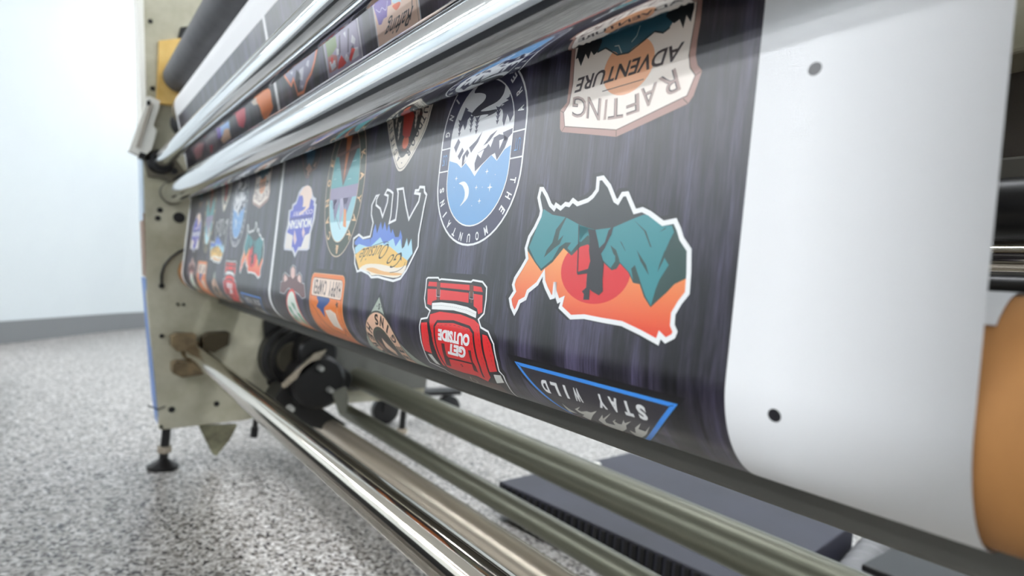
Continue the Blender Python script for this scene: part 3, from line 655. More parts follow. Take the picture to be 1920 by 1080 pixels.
# --- happy camper
def s_camper():
    p = Print(); F = frame(560, 480, .20376)
    A, B = F((124, 175), (432, 198)); q = F((280, 168))[0]
    a0, a1, s0 = A[0], B[0], q[1]; w = a1-a0; s1 = s0 + w*1.02
    def rr(x0, x1, y0, y1, r, n=6):
        o = []
        for cx, cy, an in ((x1-r, y0+r, -90), (x1-r, y1-r, 0), (x0+r, y1-r, 90), (x0+r, y0+r, 180)):
            for k in range(n+1): t = math.radians(an + 90*k/n); o.append((cx+r*math.cos(t), cy+r*math.sin(t)))
        return o
    og = ink((240, 130, 50)); dk = ink((70, 40, 34))
    p.poly(rr(a0-.004, a1+.003, s0-.006, s1, .012), DARK, 1); p.poly(rr(a0, a1, s0, s1, .010), og, 2); p.stroke(rr(a0, a1, s0, s1, .010), .0006, ink((250,190,140)), 3, True)
    m = .05*w; e = s0 + .0295; p.poly(rr(a0+m, a1-m, s0+m, e, .006), ink((248, 224, 206)), 3); p.stroke(rr(a0+m, a1-m, s0+m, s1-m, .007), .0006, dk, 4, True); p.stroke([(a0+m, e), (a1-m, e)], .0006, dk, 4)
    h0, h1 = s0 + m + .0025, e - .0022; p.letters('HAPPY CAMPER', lambda t: ((a1-m-.03*w-(w-2*m-.07*w)*t, (h0+h1)/2), (-1, 0)), (h1-h0), ink((96, 74, 66)), 5, .02, .34)
    X = lambda u, v: (a0+u*w, e+v*w)
    p.poly(resample([X(.25,.006),X(.62,.006),X(.60,.06),X(.48,.11),X(.46,.16),X(.44,.22),X(.34,.15),X(.24,.12),X(.30,.06)], True, 4), ink((42, 84, 150)), 4)
    p.poly([X(.50,.14),X(.66,.12),X(.80,.15),X(.84,.34),X(.62,.31)], ink((240, 222, 204)), 5)
    for k in range(4): p.stroke([X(.58+.05*k,.15), X(.64+.045*k,.31)], .0004, dk, 6)
    c = X(.85, .055); p.poly([(c[0]+(.0055 if k % 2 else .0022)*math.cos(k*math.pi/5), c[1]+(.0055 if k % 2 else .0022)*math.sin(k*math.pi/5)) for k in range(10)], dk, 5)
    p.stroke([X(.85,.08), X(.86,.20)], .0009, ink((250, 200, 170)), 5)
    for u, v in ((.22,.20),(.32,.26),(.18,.30),(.88,.26),(.92,.34),(.42,.34),(.62,.38),(.77,.40),(.30,.40),(.5,.44)): p.stroke([X(u,v), X(u+.05,v+.09)], .0009, ink((150,70,30)), 5)
    p.stroke([X(.08,.10),X(.2,.17),X(.34,.28),X(.5,.38),X(.8,.42),X(.94,.30)], .0006, dk, 5)
    add(p, 'camper_sticker', 'orange rounded sticker reading HAPPY CAMPER')
s_camper()

# --- blue mountain badge
def s_badge():
    p = Print(); F = frame(480, 200, .27778)
    O = F((345,530),(375,548),(388,605),(408,620),(402,650),(410,660),(398,760),(372,852),(362,960),(345,972),(284,972),(262,1020),(244,974),(190,968),(188,940),(198,860),(212,800),(222,700),(242,690),(246,660),(270,640),(290,575),(312,545))
    cx = sum(q[0] for q in O)/len(O); cs = sum(q[1] for q in O)/len(O)
    p.poly(O, ink((214, 214, 222)), 2); p.stroke(O, .0008, ink((120,120,150)), 3, True)
    p.poly([(cx+(x-cx)*.86, cs+(y-cs)*.88) for x, y in O], ink((84, 92, 196)), 3)
    cr = ink((246, 220, 204)); c, e = F((335, 605), (372, 605))
    p.disc(c, abs(e[0]-c[0])*1.15, cr, 4, 24, ry=.0155); p.poly(F((352,640),(372,610),(360,680),(300,735),(290,720),(330,690)), cr, 5)
    c = F((300, 655))[0]; p.disc(c, .0125, ink((84, 92, 196)), 5, 20)
    p.poly(F((228,752),(378,728),(376,748),(226,770)), ink((70,72,160)), 5)
    a, b, c = F((378,748),(224,770),(372,812)); p.text('MOUNTAIN', a, b, c, WHITE, 7, .05)
    a, b, c = F((386,690),(252,712),(383,722)); p.text('COUNTRY', a, b, c, ink((226,216,232)), 6, .03)
    for q in (((210,850),(250,870),(240,960),(196,955)), ((300,960),(330,870),(368,850),(350,958))): p.poly(F(*q), ink((236, 228, 222)), 5)
    for q in (((262,830),(276,900),(262,935),(252,890)), ((320,810),(332,850),(318,890),(310,850))): p.poly(F(*q), ink((232, 206, 214)), 6)
    add(p, 'mountain_sticker', 'small blue arched sticker reading MOUNTAIN')
s_badge()

# --- crest with feathers and valley
def s_crest():
    p = Print(); F = frame(480, 320, .2963)
    O = F((235,598),(250,612),(255,668),(275,645),(290,668),(292,712),(305,718),(312,800),(292,808),(272,782),(240,760),(205,742),(178,778),(152,768),(158,705),(168,700),(172,660),(185,645),(205,665),(214,672),(218,620))
    p.poly(O, ink((104, 60, 62)), 2); p.stroke(O, .0022, ink((176, 176, 182)), 1, True); p.stroke(O, .0007, ink((200,196,200)), 3, True)
    for q in (((235,605),(247,625),(247,670),(233,685),(221,668),(222,625)), ((183,655),(197,672),(200,690),(180,705),(176,680)), ((273,655),(284,672),(286,712),(268,700),(262,680))): p.poly(F(*q), ink((232, 196, 188)), 4)
    t, l, r = F((222, 745), (185, 820), (270, 830)); cx = (l[0]+r[0])/2; w = abs(r[0]-l[0])/2*1.05; h = w*1.5; c = (cx, t[1]+h)
    p.disc(c, w, ink((226, 62, 50)), 4, 36, ry=h); s0 = c[1]-h*.15
    p.disc(c, w*.88, ink_grad('ink_crest', (236, 244, 232), (240, 140, 44), c[1]-h*.2, c[1]+h*.3), 5, 36, ry=h*.92)
    g = ink((92, 180, 140))
    for u, v in ((-.5,-.35),(.1,-.5),(.45,-.2),(-.2,-.1),(.55,.0),(-.6,0)): p.poly([(cx+u*w-.006, c[1]+v*h-.006), (cx+u*w+.006, c[1]+v*h-.004), (cx+u*w+.008, c[1]+v*h+.008), (cx+u*w-.002, c[1]+v*h+.003)], g, 6)
    p.poly([(cx+.1*w, c[1]-.7*h), (cx+.3*w, c[1]-.4*h), (cx-.1*w, c[1]+.15*h), (cx-.3*w, c[1])], ink((250,250,246)), 6)
    add(p, 'crest_sticker', 'small brown crest sticker over a red rimmed oval')
s_crest()

def s_small():
    p = Print(); F = frame(480, 200, .27778)
    O = F((312,330),(318,250),(330,180),(440,170),(446,250),(436,330),(410,410),(372,440),(355,478),(338,476),(325,430))
    p.poly(O, ink((38, 34, 38)), 2); p.stroke(O, .0012, ink((150, 96, 76)), 3, True)
    c = F((375, 300))[0]; p.disc(c, .019, ink((40, 92, 120)), 3, 24, ry=.022)
    for q in (((335,420),(360,380),(380,420),(360,450)), ((345,445),(352,430),(360,466),(346,468)), ((385,400),(410,370),(400,410))): p.poly(F(*q), ink((172, 128, 108)), 4)
    add(p, 'shield_sticker', 'small dark shield sticker under the chrome roller')
s_small()

for o in list(ST):                               # the left panel repeats the same set
    c = o.copy(); COL.objects.link(c); c.parent = web; c.location = (-.838, 0, 0)

# --- the strip of another print seen between the two chrome rollers
def s_strip():
    def done(p, name, label): p.build(name, web, label); return Print()
    p = Print(); k = .20833; F = frame(560, 0, k)
    Z = lambda *q: [on_sheet(x, y) for x, y in q]
    sa = on_sheet(700, 40)[1]-.05; sb = sa + .10
    gl = ink((206, 204, 206)); th = .0016
    def col(px, py): return on_sheet(px, py)[0]
    # two framed pictures
    def picture(p, l, r, bg):
        a0, a1 = col(*l), col(*r); p.poly([(a0, sa), (a1, sa), (a1, sb), (a0, sb)], ink(bg), 1)
        p.stroke([(a0, sa), (a0, sb)], th*1.4, gl, 3, caps=False); p.stroke([(a1, sa), (a1, sb)], th*1.4, gl, 3, caps=False)
        p.stroke([(a1-.004, sa), (a1-.004, sb)], .0006, BLACK, 4, caps=False)
    picture(p, (611, 110), (675, 70), (168, 160, 182))
    p.poly(F((240,385),(330,320),(345,420),(300,490),(262,520)), ink((140, 160, 110)), 2)
    p.poly(F((262,520),(300,490),(345,500),(355,610),(300,650),(278,660)), ink((190, 120, 110)), 2)
    for q in (((385,495),(430,565),(400,600),(355,625),(360,560)), ((480,430),(510,440),(470,560),(455,530)), ((290,520),(310,515),(312,560),(296,580))): p.poly(F(*q), ink((230, 52, 40)), 4)
    for q in (((280,560),(330,540),(340,600),(300,640)), ((340,440),(362,440),(365,490),(342,500)), ((430,480),(455,520),(440,560),(412,530)), ((480,310),(512,350),(505,400),(470,380)), ((500,430),(535,420),(545,500),(480,545)), ((400,300),(420,280),(425,340))): p.poly(F(*q), ink((226, 226, 230)), 3)
    for q in (((360,330),(375,310),(380,470),(362,520)), ((440,260),(455,250),(452,470),(440,470)), ((470,430),(490,400),(500,430),(470,540))): p.poly(F(*q), ink((92, 86, 104)), 3)
    p = done(p, 'printed_picture', 'framed grey picture with red and white shapes')
    picture(p, (702, 30), (786, 10), (236, 204, 182))
    p.poly(F((672,60),(700,10),(770,-60),(830,-40),(835,40),(800,60),(795,150),(765,170),(745,220),(722,225),(700,150)), ink((112, 84, 176)), 2)
    p.stroke(resample(F((695,85),(730,110),(750,70),(785,90),(800,10)), False, 4), .0009, ink((214, 200, 238)), 3)
    p.poly(F((835,-60),(935,-60),(920,20),(862,30),(840,20)), ink((196, 226, 236)), 2)
    p.poly(resample(F((845,50),(905,15),(915,40),(885,90),(862,82)), True, 3), ink((238, 106, 52)), 4)
    a, b, c = F((1035,50),(790,215),(1005,215)); p.text('Rafting', a, b, c, BLACK, 5, .006, .35)
    p.stroke(F((1020,-20),(1022,60),(1005,180)), .0012, BLACK, 4)
    p = done(p, 'printed_picture', 'framed peach and purple picture with a handwritten word')
    G = frame(360, 100, .20364)
    q = G((850,205),(915,300),(935,235),(975,380),(1030,355),(1060,250),(1100,180),(1130,70),(1150,-40),(1100,-60),(960,60),(900,120))
    p.poly(q, ink((150, 146, 168)), 2); p.stroke(q[:10], .0044, ink((240, 132, 88)), 4); p.stroke(q[:10], .0022, ink((248, 170, 130)), 5)
    for r in (((990,150),(1030,120),(1020,250),(980,240)), ((1060,70),(1080,60),(1075,130),(1050,110)), ((900,180),(930,160),(925,200)), ((1000,300),(1030,290),(1020,330))): p.poly(G(*r), ink((212,212,220)), 3)
    p.poly(G((940,330),(960,150),(1000,190),(990,330),(1020,330),(985,370)), ink((56, 54, 66)), 3)
    p = done(p, 'printed_picture', 'grey map outline with an orange edge')
    p.poly(resample(G((590,420),(640,350),(715,330),(735,440),(745,510),(690,600),(655,600),(625,500)), True, 3), ink((238, 132, 48)), 3)
    p.poly(G((545,450),(620,370),(640,420),(600,470),(570,480)), ink((206, 190, 170)), 2)
    p = done(p, 'printed_picture', 'orange printed patch')
    p.poly(G((400,570),(420,520),(490,500),(495,610),(475,690),(430,670)), ink((200, 52, 76)), 3)
    p = done(p, 'printed_picture', 'crimson printed patch')
    p.poly(G((225,700),(340,620),(350,700),(290,760),(235,760)), ink((150, 186, 232)), 2); p.poly(G((225,690),(262,680),(270,770),(240,790)), ink((116, 84, 180)), 3); p.poly(G((300,700),(340,690),(362,780),(290,830),(268,800)), ink((226, 190, 160)), 3)
    p = done(p, 'printed_picture', 'blue and peach printed patch')
    p.poly(G((120,800),(180,740),(225,730),(240,860),(180,920),(140,900)), ink((112, 106, 112)), 2); p.poly(G((165,850),(190,840),(190,915),(172,920)), ink((190,50,70)), 3)
    p = done(p, 'printed_picture', 'grey printed patch')
    p.poly(G((15,890),(60,830),(110,820),(90,960),(40,980)), ink((150, 100, 106)), 2)
    done(p, 'printed_picture', 'dull rose printed patch')
s_strip()

# ------------------------------------------------------------------ the machine
mach = empty('roll_press_machine', (-.9, .6, 0), 'large beige roll-to-roll machine with long chrome rollers, standing on the speckled floor', 'printing machine')
def roller(name, c, r, m, x0=XP, x1=XR, ch=.002, label=None, parent=mach):
    bm = BM(); lathe(bm, [(0, r-ch), (ch, r), (x1-x0-ch, r), (x1-x0, r-ch)], (x0, c[0], c[1]+CH), 'X', 96)
    return finish(name, bm, m, parent, label=label)
roller('chrome_roller', C1, R1, chrome, label='upper of the two chrome rollers')
roller('chrome_roller', C2, R2 - .0002, chrome, label='lower of the two chrome rollers, pressing the printed sheet')
roller('rubber_roller', CB, RB, rubber, XP + .028, label='black rubber roller above the white sheet')
roller('idler_roller', CW, RW - .0008, steel2, XP + .03)
def rod(phi_mid, half, d): a = math.radians(phi_mid); return (d*math.cos(a), d*math.sin(a)), d*math.sin(math.radians(half))
cE, rE = rod(-39.75, 3.35, .424); roller('guide_rod', cE, rE, steel, XP + .02, label='polished front guide rod')
cF, rF = rod(-34.75, 2.1, .88); roller('guide_rod', cF, rF, steel2, XP + .05, label='satin guide rod behind the polished one')
cG, rG = rod(-29.9, 1.5, .955); roller('tie_bar', cG, rG, olive, XP)
cH, rH = rod(-22.65, 2.2, .92); roller('tie_bar', cH, rH, olive, XP, label='thick dull round tie bar')
bm = BM(); box(bm, XP, XR, .385, .455, CH - .1252, CH - .045); finish('cross_bar', bm, barmat, mach, False, bevel=.004, label='flat dark grey cross bar under the paper roll')
# far side frame
Y = lambda px, py, X=XP: atYZ(px, py, X)
pl = [(.085, CH + .95), (.106, CH + .708), (.150, CH + .30), (.196, CH - .123), (.262, CH - .508), (.500, CH - .492), (.62, CH - .46), (1.14, CH - .44), (1.14, CH + .95)]
side = BM(); prism(side, pl, XP - .02, XP); side = finish('side_frame', side, plate, mach, False, bevel=.003, label='beige painted far side frame with dark bolts')
def covers():
    bm = BM(); prism(bm, [(.080, CH + .95), (.094, CH + .76), (.140, CH + .36), (.155, CH + .36), (.109, CH + .76), (.100, CH + .95)], XP - .115, XP + .006); finish('upper_cover', bm, cream_cover, side, False, bevel=.003, label='cream edge cover')
    bm = BM(); prism(bm, [(.144, CH + .33), (.168, CH + .10), (.186, CH + .10), (.162, CH + .33)], XP - .115, XP - .002); finish('middle_cover', bm, paleblue, side, False)
    bm = BM(); prism(bm, [(.166, CH + .12), (.189, CH - .06), (.204, CH - .06), (.181, CH + .12)], XP - .10, XP - .001); finish('brown_cover', bm, brown_cover, side, False)
    bm = BM(); prism(bm, [(.188, CH - .065), (.247, CH - .43), (.262, CH - .50), (.272, CH - .50), (.258, CH - .43), (.200, CH - .065)], XP - .11, XP - .001); finish('lower_cover', bm, blue_cover, side, False, label='blue lower edge cover')
    bm = BM(); prism(bm, [(.20, CH - .06), (.268, CH - .46), (1.10, CH - .40), (1.10, CH + .9), (.11, CH + .9)], XP - .16, XP - .021); finish('gear_housing', bm, plate_in, side, False)
covers()
bm = BM(); prism(bm, [(.60, CH - .36), (.60, CH + .10), (1.13, CH + .10), (1.13, CH - .40), (.80, CH - .40)], XP + .0005, XP + .03); finish('inner_panel', bm, worn('grey_inner_panel', (112, 112, 106), (92, 92, 86), .55, 0, 5), side, False, bevel=.003, label='grey inner panel behind the motor')
def disc_on(px, py, r, m, name, dx=.004, parent=side, X=XP, seg=24):
    y, z = atYZ(px, py, X); bm = BM(); lathe(bm, [(0, r), (dx, r*.92)], (X, y, z), 'X', seg); return finish(name, bm, m, parent)
for px, py, r in ((282,40,.006),(286,166,.006),(303,630,.006),(322,768,.009),(406,757,.008),(336,408,.016),(300,394,.0075),(296,409,.0075),(303,536,.008),(333,570,.004),(344,571,.004),(436,352,.010),(302,800,.005),(355,52,.004)):
    disc_on(px, py, r, blackp, 'bolt')
def poly_part(name, pts, x0, x1, m, parent=side, bevel=.002, X=None, label=None):
    bm = BM(); prism(bm, [atYZ(px, py, X or (x0+x1)/2) for px, py in pts], x0, x1); return finish(name, bm, m, parent, False, bevel=bevel, label=label)
poly_part('foam_plate', [(297,78),(352,72),(352,150),(332,200),(292,196)], XP, XP + .012, yellow, X=XP, label='yellow foam plate')
poly_part('dark_slot', [(338,52),(352,50),(352,90),(333,72)], XP, XP + .006, blackp, X=XP)
br = poly_part('hinge_bracket', [(277,180),(300,190),(297,207),(287,236),(294,246),(284,281),(273,291),(258,292),(240,284)], XP + .004, XP + .03, cream_cover, X=XP + .02, label='cream hinge bracket')
poly_part('bracket_groove', [(281,192),(287,195),(262,277),(255,275)], XP + .03, XP + .036, mat('warm_grey_metal', (176, 168, 156), .5), br, 0, X=XP + .033)
poly_part('bracket_screw', [(275,189),(282,189),(282,197),(275,197)], XP + .03, XP + .037, blackp, br, 0, X=XP + .033)
poly_part('lower_lug', [(262,286),(274,290),(270,300),(258,296)], XP + .004, XP + .034, blackm, br, 0)
def bearing(c, r, w, name='bearing', m=blackm, x=XP, parent=mach):
    bm = BM(); lathe(bm, [(0, r), (w*.7, r), (w, r*.8)], (x, c[0], c[1]+CH), 'X', 40); return finish(name, bm, m, parent)
bearing(C1, .034, .030); bearing(C2, .0335, .020, m=mat('grey_casting', (104, 102, 92), .5)); bearing(CB, .030, .028)
bearing((.250, .395), .042, .020)
poly_part('bearing_bracket', [(268,300),(300,282),(330,300),(352,330),(340,345),(318,340),(300,335),(276,332)], XP + .001, XP + .012, mat('greasy_steel', (108, 102, 88), .4, .5), side, X=XP)
disc_on(325, 322, .010, blackm, 'bolt', .02)
bm = BM(); pts = [atX(x, y, XP + .006) for x, y in ((303,533),(303,515),(308,498),(320,484),(336,472),(350,466))]
tube(bm, pts, .0035); finish("cable", bm, blackm, side)
bm = BM(); pts = [atX(x, y, XP + .004) for x, y in ((276,760),(296,768),(310,762))]; tube(bm, pts, .002); finish('cable', bm, blackm, side)
# holders at the far end of the guide rod
poly_part('rod_holder', [(320,630),(330,625),(366,626),(368,655),(330,658),(320,648)], XP, XP + .05, tanblock, X=XP + .03)
poly_part('rod_holder', [(378,632),(390,624),(428,622),(426,645),(400,660),(380,655)], XP, XP + .05, mat('dark_brass', (78, 68, 50), .45, .4), X=XP + .03)
poly_part('rod_holder', [(322,680),(332,676),(376,680),(380,700),(340,706),(322,698)], XP, XP + .05, tanblock, X=XP + .03)
bearing(cE, .030, .024, 'rod_collar', tanblock)
# motor and gearbox
mot = BM(); c = atX(548, 665, XP); lathe(mot, [(0,.110),(.05,.110),(.055,.095),(.10,.095)], c, 'X', 48); mot = finish('drive_motor', mot, blackm, mach, label='black drive motor with pulleys')
c = atX(550, 672, XP + .1); bm = BM(); lathe(bm, [(0,.052),(.012,.050)], c, 'X', 40); finish('motor_cap', bm, mat('dark_olive_cap', (62, 58, 46), .5), mot)
for px, py, r, w, X0 in ((598,664,.062,.10,XP+.08),(600,718,.085,.14,XP+.06),(575,745,.06,.08,XP+.05),(640,715,.04,.09,XP+.08)):
    c = atX(px, py, X0 + w); bm = BM(); lathe(bm, [(-w,r),(-.01,r),(0,r*.86)], c, 'X', 40); finish('pulley', bm, blackm, mot)
for px, py in ((604,692),(622,733),(548,768)):
    c = atX(px, py, XP + .225); bm = BM(); lathe(bm, [(-.03,.009),(0,.008)], c, 'X', 16); finish('bolt', bm, mat('bright_bolt', (190, 190, 186), .4, .6), mot)
poly_part('motor_arm', [(527,722),(532,728),(600,672),(612,655),(590,662)], XP + .19, XP + .20, steel2, mot, 0)
poly_part('motor_bracket', [(505,742),(522,715),(560,735),(640,790),(600,800),(560,790)], XP + .05, XP + .15, blackm, mot)
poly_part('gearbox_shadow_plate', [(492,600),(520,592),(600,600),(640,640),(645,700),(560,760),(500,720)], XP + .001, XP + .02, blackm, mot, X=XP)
poly_part('end_flange', [(622,735),(648,725),(652,745),(648,775),(636,775)], XP + .20, XP + .21, plate_in, mot, 0)
# feet of the far frame
def foot(px, pyt, pyb, X):
    x, y, z0 = atX(px, pyt, X); bm = BM()
    c = (x, y, 0); lathe(bm, [(0,.042),(.008,.042),(.02,.022),(.03,.012),(z0+.005,.012)], c, 'Z', 24); f = finish('levelling_foot', bm, blackm, mach)
    bm = BM(); lathe(bm, [(.048,.021),(.066,.021)], c, 'Z', 6); finish('lock_nut', bm, steel2, f, False)
foot(312, 806, 880, XP - .012)
bm = BM(); c = atX(478, 800, XP - .012); lathe(bm, [(-.035,.006),(-.033,.012),(.0,.012),(.0,.008),(.04,.008)], c, 'Z', 16); finish('jack_bolt', bm, blackm, mach)
foot(760, 740, 800, XP - .012)
poly_part('frame_gusset', [(372,798),(445,796),(430,825),(405,855),(398,850)], XP - .016, XP + .006, worn('grimy_beige', (140, 138, 112), (84, 80, 62), .6, 0, 16), mach, X=XP)
# near side frame (stands right of the view) and the parts behind the web
bm = BM(); prism(bm, pl, XR, XR + .02); finish('side_frame', bm, plate, mach, False, bevel=.003)
for y in (.35, 1.0):
    bm = BM(); lathe(bm, [(0,.042),(.008,.042),(.02,.022),(.03,.012),(CH-.425 if y > .9 else CH-.495,.012)], (XR + .01, y, 0), 'Z', 24); finish('levelling_foot', bm, blackm, mach)
dk = worn('dark_oily_steel', (112, 104, 98), (90, 84, 78), .5, .3, 6)
bm = BM(); box(bm, XP, XR, .78, .80, CH + .085, CH + .29); finish('rear_panel', bm, dk, mach, False)
bm = BM(); box(bm, XP, XR, .86, .88, CH - .03, CH + .10); finish('rear_panel', bm, worn('mid_grey_steel', (140, 140, 136), (124, 124, 120), .5, .2, 6), mach, False)
bm = BM(); box(bm, XP, XR, .72, .78, CH + .285, CH + .45); finish('rear_beam', bm, plate, mach, False, bevel=.004)
bm = BM(); box(bm, XP, XR, .70, .76, CH + .150, CH + .176); finish('rear_rail', bm, barmat, mach, False, bevel=.003)
roller('rear_roller', (.60, .067), .0115, steel, label='thin bright rear roller')
roller('rear_roller', (.70, .125), .030, blackm)
roller('rear_roller', (.66, .045), .014, blackm)

# cardboard core
core = BM(); r0, r1 = .0525, .0400
lathe_prof = [(0, r1), (0, r0-.001), (.001, r0), (2.13-.001, r0), (2.13, r0-.001), (2.13, r1), (1.9, r1-.001)]
lathe(core, [(.06, r1)] + lathe_prof, (-1.925, CT[0], CT[1]+CH), 'X', 96)
tag(finish('cardboard_core', core, card, None, origin=(-1.925, CT[0], CT[1]+CH)), 'brown cardboard core tube sticking out of both ends of the paper roll', 'cardboard tube')
# shafts that carry the core
bm = BM(); lathe(bm, [(0,.020),(.0295,.020)], (XP, CT[0], CT[1]+CH), 'X', 32); finish('core_chuck', bm, blackm, mach)
bm = BM(); lathe(bm, [(0,.020),(XR-.205,.020)], (.205, CT[0], CT[1]+CH), 'X', 32); finish('core_chuck', bm, blackm, mach)

# ------------------------------------------------------------------ things on the floor behind
def vent_box():
    zt = .100
    f0 = Vector(atZ(935, 902, zt)); f1 = Vector(atZ(1330, 1078, zt)); b0 = Vector(atZ(1122, 829, zt))
    ux = (f1 - f0).normalized(); uy = Vector((-ux.y, ux.x, 0)); 
    if uy.y < 0: uy = -uy
    Lx = (Vector(atZ(1565, 1058, zt)) - f0).dot(ux) - .05; Ly = min(max((b0 - f0).dot(uy), .35), .8)
    t = empty('equipment_case', (f0.x, f0.y, 0), 'low dark slate case with black vent slots on the floor behind the rods', 'equipment case')
    M = Matrix.Translation(f0) @ Matrix.Rotation(math.atan2(ux.y, ux.x), 4, 'Z'); M.translation.z = 0
    body = worn('slate_painted_metal', (50, 50, 64), (40, 40, 50), .5, 0, 4)
    bm = BM(); box(bm, 0, Lx, 0, Ly, .012, zt, M); finish('case_body', bm, body, t, False, bevel=.004)
    for k in range(4):
        bm = BM(); box(bm, (.03, Lx-.07)[k % 2], (.07, Lx-.03)[k % 2], (.03, Ly-.07)[k//2], (.07, Ly-.03)[k//2], 0, .012, M); finish('case_foot', bm, blackp, t, False)
    n = 32; st = (Lx-.03)/n
    for k in range(n):
        bm = BM(); box(bm, .015 + k*st, .015 + k*st + st*.5, -.004, .002, .016, zt-.006, M); finish('vent_slot', bm, blackp, t, False)
    bm = BM(); lathe(bm, [(0,.016),(.006,.013)], (.035, Ly*.62, zt), 'Z', 20); bmesh.ops.transform(bm, matrix=M, verts=bm.verts); finish('white_button', bm, cream_cover, t, label='white round button')
    return t
vent_box()
def hose():
    pts = [Vector(atZ(x, y, .046)) for x, y in ((1560,1150),(1600,1095),(1636,1045),(1668,1008),(1700,975))]
    r = resample3(pts, 14); bm = BM(); rings = []
    for i, p_ in enumerate(r):
        t = (r[min(i+1, len(r)-1)]-r[max(i-1, 0)]).normalized(); a = Vector((0,0,1)); b = t.cross(a).normalized(); rr = .045 if i % 4 < 2 else .036
        rings.append([bm.verts.new(p_ + rr*(math.cos(2*math.pi*k/20)*a + math.sin(2*math.pi*k/20)*b)) for k in range(20)])
    for i in range(len(rings)-1):
        for k in range(20): bm.faces.new((rings[i][k], rings[i][(k+1)%20], rings[i+1][(k+1)%20], rings[i+1][k]))
    bm.faces.new(rings[0]); bm.faces.new(rings[-1][::-1])
    tag(finish('ribbed_hose', bm, mat('pale_grey_hose', (120, 120, 122), .5), None), 'pale ribbed hose lying on the floor at the lower right, under the white paper', 'hose')
def resample3(pts, n=8):
    out = []; N = len(pts)
    for i in range(N-1):
        p0, p1, p2, p3 = pts[max(i-1,0)], pts[i], pts[i+1], pts[min(i+2,N-1)]
        for k in range(n):
            t = k/n; out.append(.5*((2*p1) + (-p0+p2)*t + (2*p0-5*p1+4*p2-p3)*t*t + (-p0+3*p1-3*p2+p3)*t**3))
    out.append(pts[-1]); return out
hose()
def tray():
    p = Vector(atZ(1790, 1075, .12)); t = empty('plastic_tub', (p.x, p.y, 0), 'black plastic tub on the floor at the lower right edge, beyond the ribbed hose', 'tub')
    bm = BM(); box(bm, p.x-.10, p.x+.5, p.y-.15, p.y+.5, 0, .11); finish('tub_body', bm, blackp, t, False, bevel=.01)
    bm = BM(); box(bm, p.x-.12, p.x+.52, p.y-.17, p.y+.52, .11, .125); finish('tub_rim', bm, blackm, t, False, bevel=.004)
tray()
def caster():
    c = Vector(atZ(722, 768, .06)); t = empty('caster_stand', (c.x, c.y, 0), 'black caster wheel standing on the floor behind the tie bars', 'caster')
    for dx in (0, .10):
        bm = BM(); lathe(bm, [(-.018,.045),(-.014,.06),(.014,.06),(.018,.045)], (c.x + dx*.3, c.y + dx*3, .06), 'X', 32); finish('wheel', bm, blackm, t)
    bm = BM(); box(bm, c.x-.03, c.x+.06, c.y-.05, c.y+.35, .125, .145); box(bm, c.x-.028, c.x-.022, c.y-.02, c.y+.02, .05, .13); box(bm, c.x+.022, c.x+.028, c.y-.02, c.y+.02, .05, .13); finish('caster_fork', bm, blackm, t, False)
caster()

# ------------------------------------------------------------------ the room
def struct(name, bm, m, smooth=False, **k):
    o = finish(name, bm, m, None, smooth, **k); o['kind'] = 'structure'; return o
X0, X1, Y0, Y1, ZT = -9.6, 4.0, -6.4, 4.6, 2.75
bm = BM(); box(bm, X0, X1, Y0, Y1, -.06, 0); struct('floor', bm, floor_mat())
bm = BM(); box(bm, X0, X1, Y0, Y1, ZT, ZT + .06); struct('ceiling', bm, ceilm)
A = Vector(atZ(0, 645, 0)); B = Vector(atZ(222, 619, 0)); d = (B-A).normalized(); C_ = Vector(atZ(272, 613, 0)); d2 = (C_-B).normalized()
A2 = A - d*.35
def wall_seg(name, p0, p1, m, z0, z1, th):
    d = (p1-p0).normalized(); n = Vector((-d.y, d.x, 0))
    if n.x > 0: n = -n                          # thickness goes away from the room
    bm = BM(); q = [p0, p1, p1 + n*th, p0 + n*th]
    a = [bm.verts.new((v.x, v.y, z0)) for v in q]; b = [bm.verts.new((v.x, v.y, z1)) for v in q]
    bm.faces.new(a); bm.faces.new(b[::-1])
    for i in range(4): bm.faces.new((a[i], b[i], b[(i+1)%4], a[(i+1)%4]))
    return struct(name, bm, m)
wall_seg('wall_left', A2, B, wallm, 0, ZT, .1)
E2 = B + (d2 + Vector((.10, .05, 0))).normalized()*1.9
wall_seg('wall_corner', B, E2, wallm, 0, ZT, .1)
off = .012
def base(name, p0, p1):
    d = (p1-p0).normalized(); n = Vector((d.y, -d.x, 0)); n = n if n.x > 0 else -n
    wall_seg(name, p0 + n*off, p1 + n*off, basem, 0, .140, off)
base('baseboard_left', A2, B); base('baseboard_corner', B, E2)
bm = BM(); box(bm, X0, X1, Y1, Y1 + .1, 0, ZT); struct('wall_back', bm, wallm)
bm = BM(); box(bm, X0, X1, Y0 - .1, Y0, 0, ZT); struct('wall_front', bm, wallm)
bm = BM(); box(bm, X1, X1 + .1, Y0, Y1, 0, ZT); struct('wall_right', bm, wallm)
bm = BM(); box(bm, X0 - .1, X0, Y0, Y1, 0, ZT); struct('wall_far', bm, wallm)
diff = mat('light_diffuser', (255, 255, 255), .5, emit=(246, 250, 255), es=LIGHT)
diff_b = mat('soft_light_diffuser', (255, 255, 255), .5, emit=(246, 250, 255), es=LIGHT_BACK)
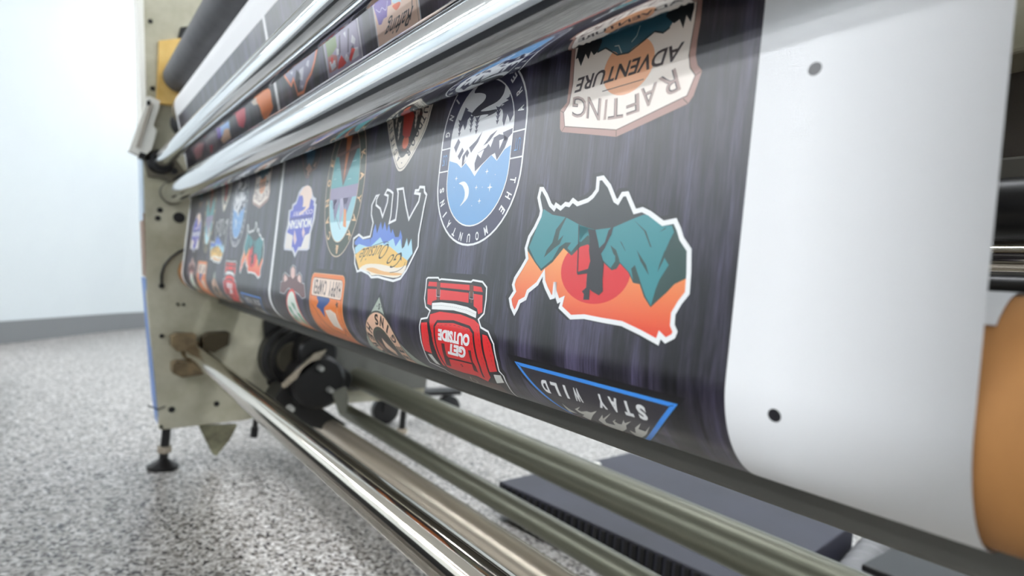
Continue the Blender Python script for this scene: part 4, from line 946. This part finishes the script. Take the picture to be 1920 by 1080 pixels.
def lamp(x, y, m, label, group, first={}):
    if group not in first:
        t = empty('ceiling_light', (x, y, ZT), label, 'ceiling light', group)
        bm = BM(); box(bm, x-.60, x+.60, y-.15, y+.15, ZT-.035, ZT); finish('light_housing', bm, ceilm, t, False)
        bm = BM(); box(bm, x-.57, x+.57, y-.12, y+.12, ZT-.040, ZT-.0352); finish('diffuser', bm, m, t, False)
        first[group] = t; return
    t = first[group].copy(); COL.objects.link(t); t.location = (x, y, ZT)
    for ch in list(first[group].children): c = ch.copy(); COL.objects.link(c); c.parent = t
for x in (-8.4, -6.8, -5.2, -3.6, -2.0, -.4, 1.2, 2.8):
    for y in (-5.6, -4.2, -2.8): lamp(x, y, diff, 'bright ceiling light panel in the rows before the machine', 'ceiling light panels before the machine')
    for y in (.9, 2.9):
        if x > -6: lamp(x, y, diff_b, 'soft ceiling light panel in the rows behind the machine', 'ceiling light panels behind the machine')

# unseen dark box, added before the machine for the dark streak in the chrome
t = empty('added_streak_box', (-1.9, -.75, 0), 'long low charcoal box, unseen, added before the machine to darken a streak in the chrome', 'crate')
crm = mat('streak_box_charcoal', (40, 42, 46), .5)
bm = BM(); box(bm, -3.5, -.3, -1.28, -.52, .03, .38); finish('streak_box_body', bm, crm, t, False, bevel=.004)
for x in (-3.4, -.4):
    for y in (-1.25, -.55): bm = BM(); box(bm, x-.03, x+.03, y-.025, y+.025, 0, .03); finish('streak_box_foot', bm, blackp, t, False)
bm = BM(); box(bm, -3.52, -.28, -1.3, -.50, .38, .41); finish('streak_box_lid', bm, crm, t, False, bevel=.004)

# unseen dark cabinets, added so that the chrome mirrors a dark band
cabm = mat('added_cabinet_teal', (58, 72, 76), .4)
for i in range(6):
    x = -4.6 + i*1.35
    t = empty('added_dark_cabinet', (x, Y0 + .3, 0), 'tall dark teal cabinet, unseen, added at the front wall to darken a band in the chrome', 'cabinet', 'unseen cabinets added for the dark band in the chrome')
    bm = BM(); box(bm, x-.6, x+.6, Y0+.02, Y0+.5, .08, 1.95); box(bm, x-.55, x+.55, Y0+.05, Y0+.45, 0, .08); finish('added_cabinet_body', bm, cabm, t, False, bevel=.004)
    for sg in (-1, 1):
        bm = BM(); box(bm, min(x+sg*.01, x+sg*.59), max(x+sg*.01, x+sg*.59), Y0+.5, Y0+.52, .1, 1.93); dr = finish('door', bm, cabm, t, False, bevel=.003)
        bm = BM(); box(bm, x+sg*.05-.01, x+sg*.05+.01, Y0+.52, Y0+.55, .9, 1.1); finish('handle', bm, steel2, dr, False)
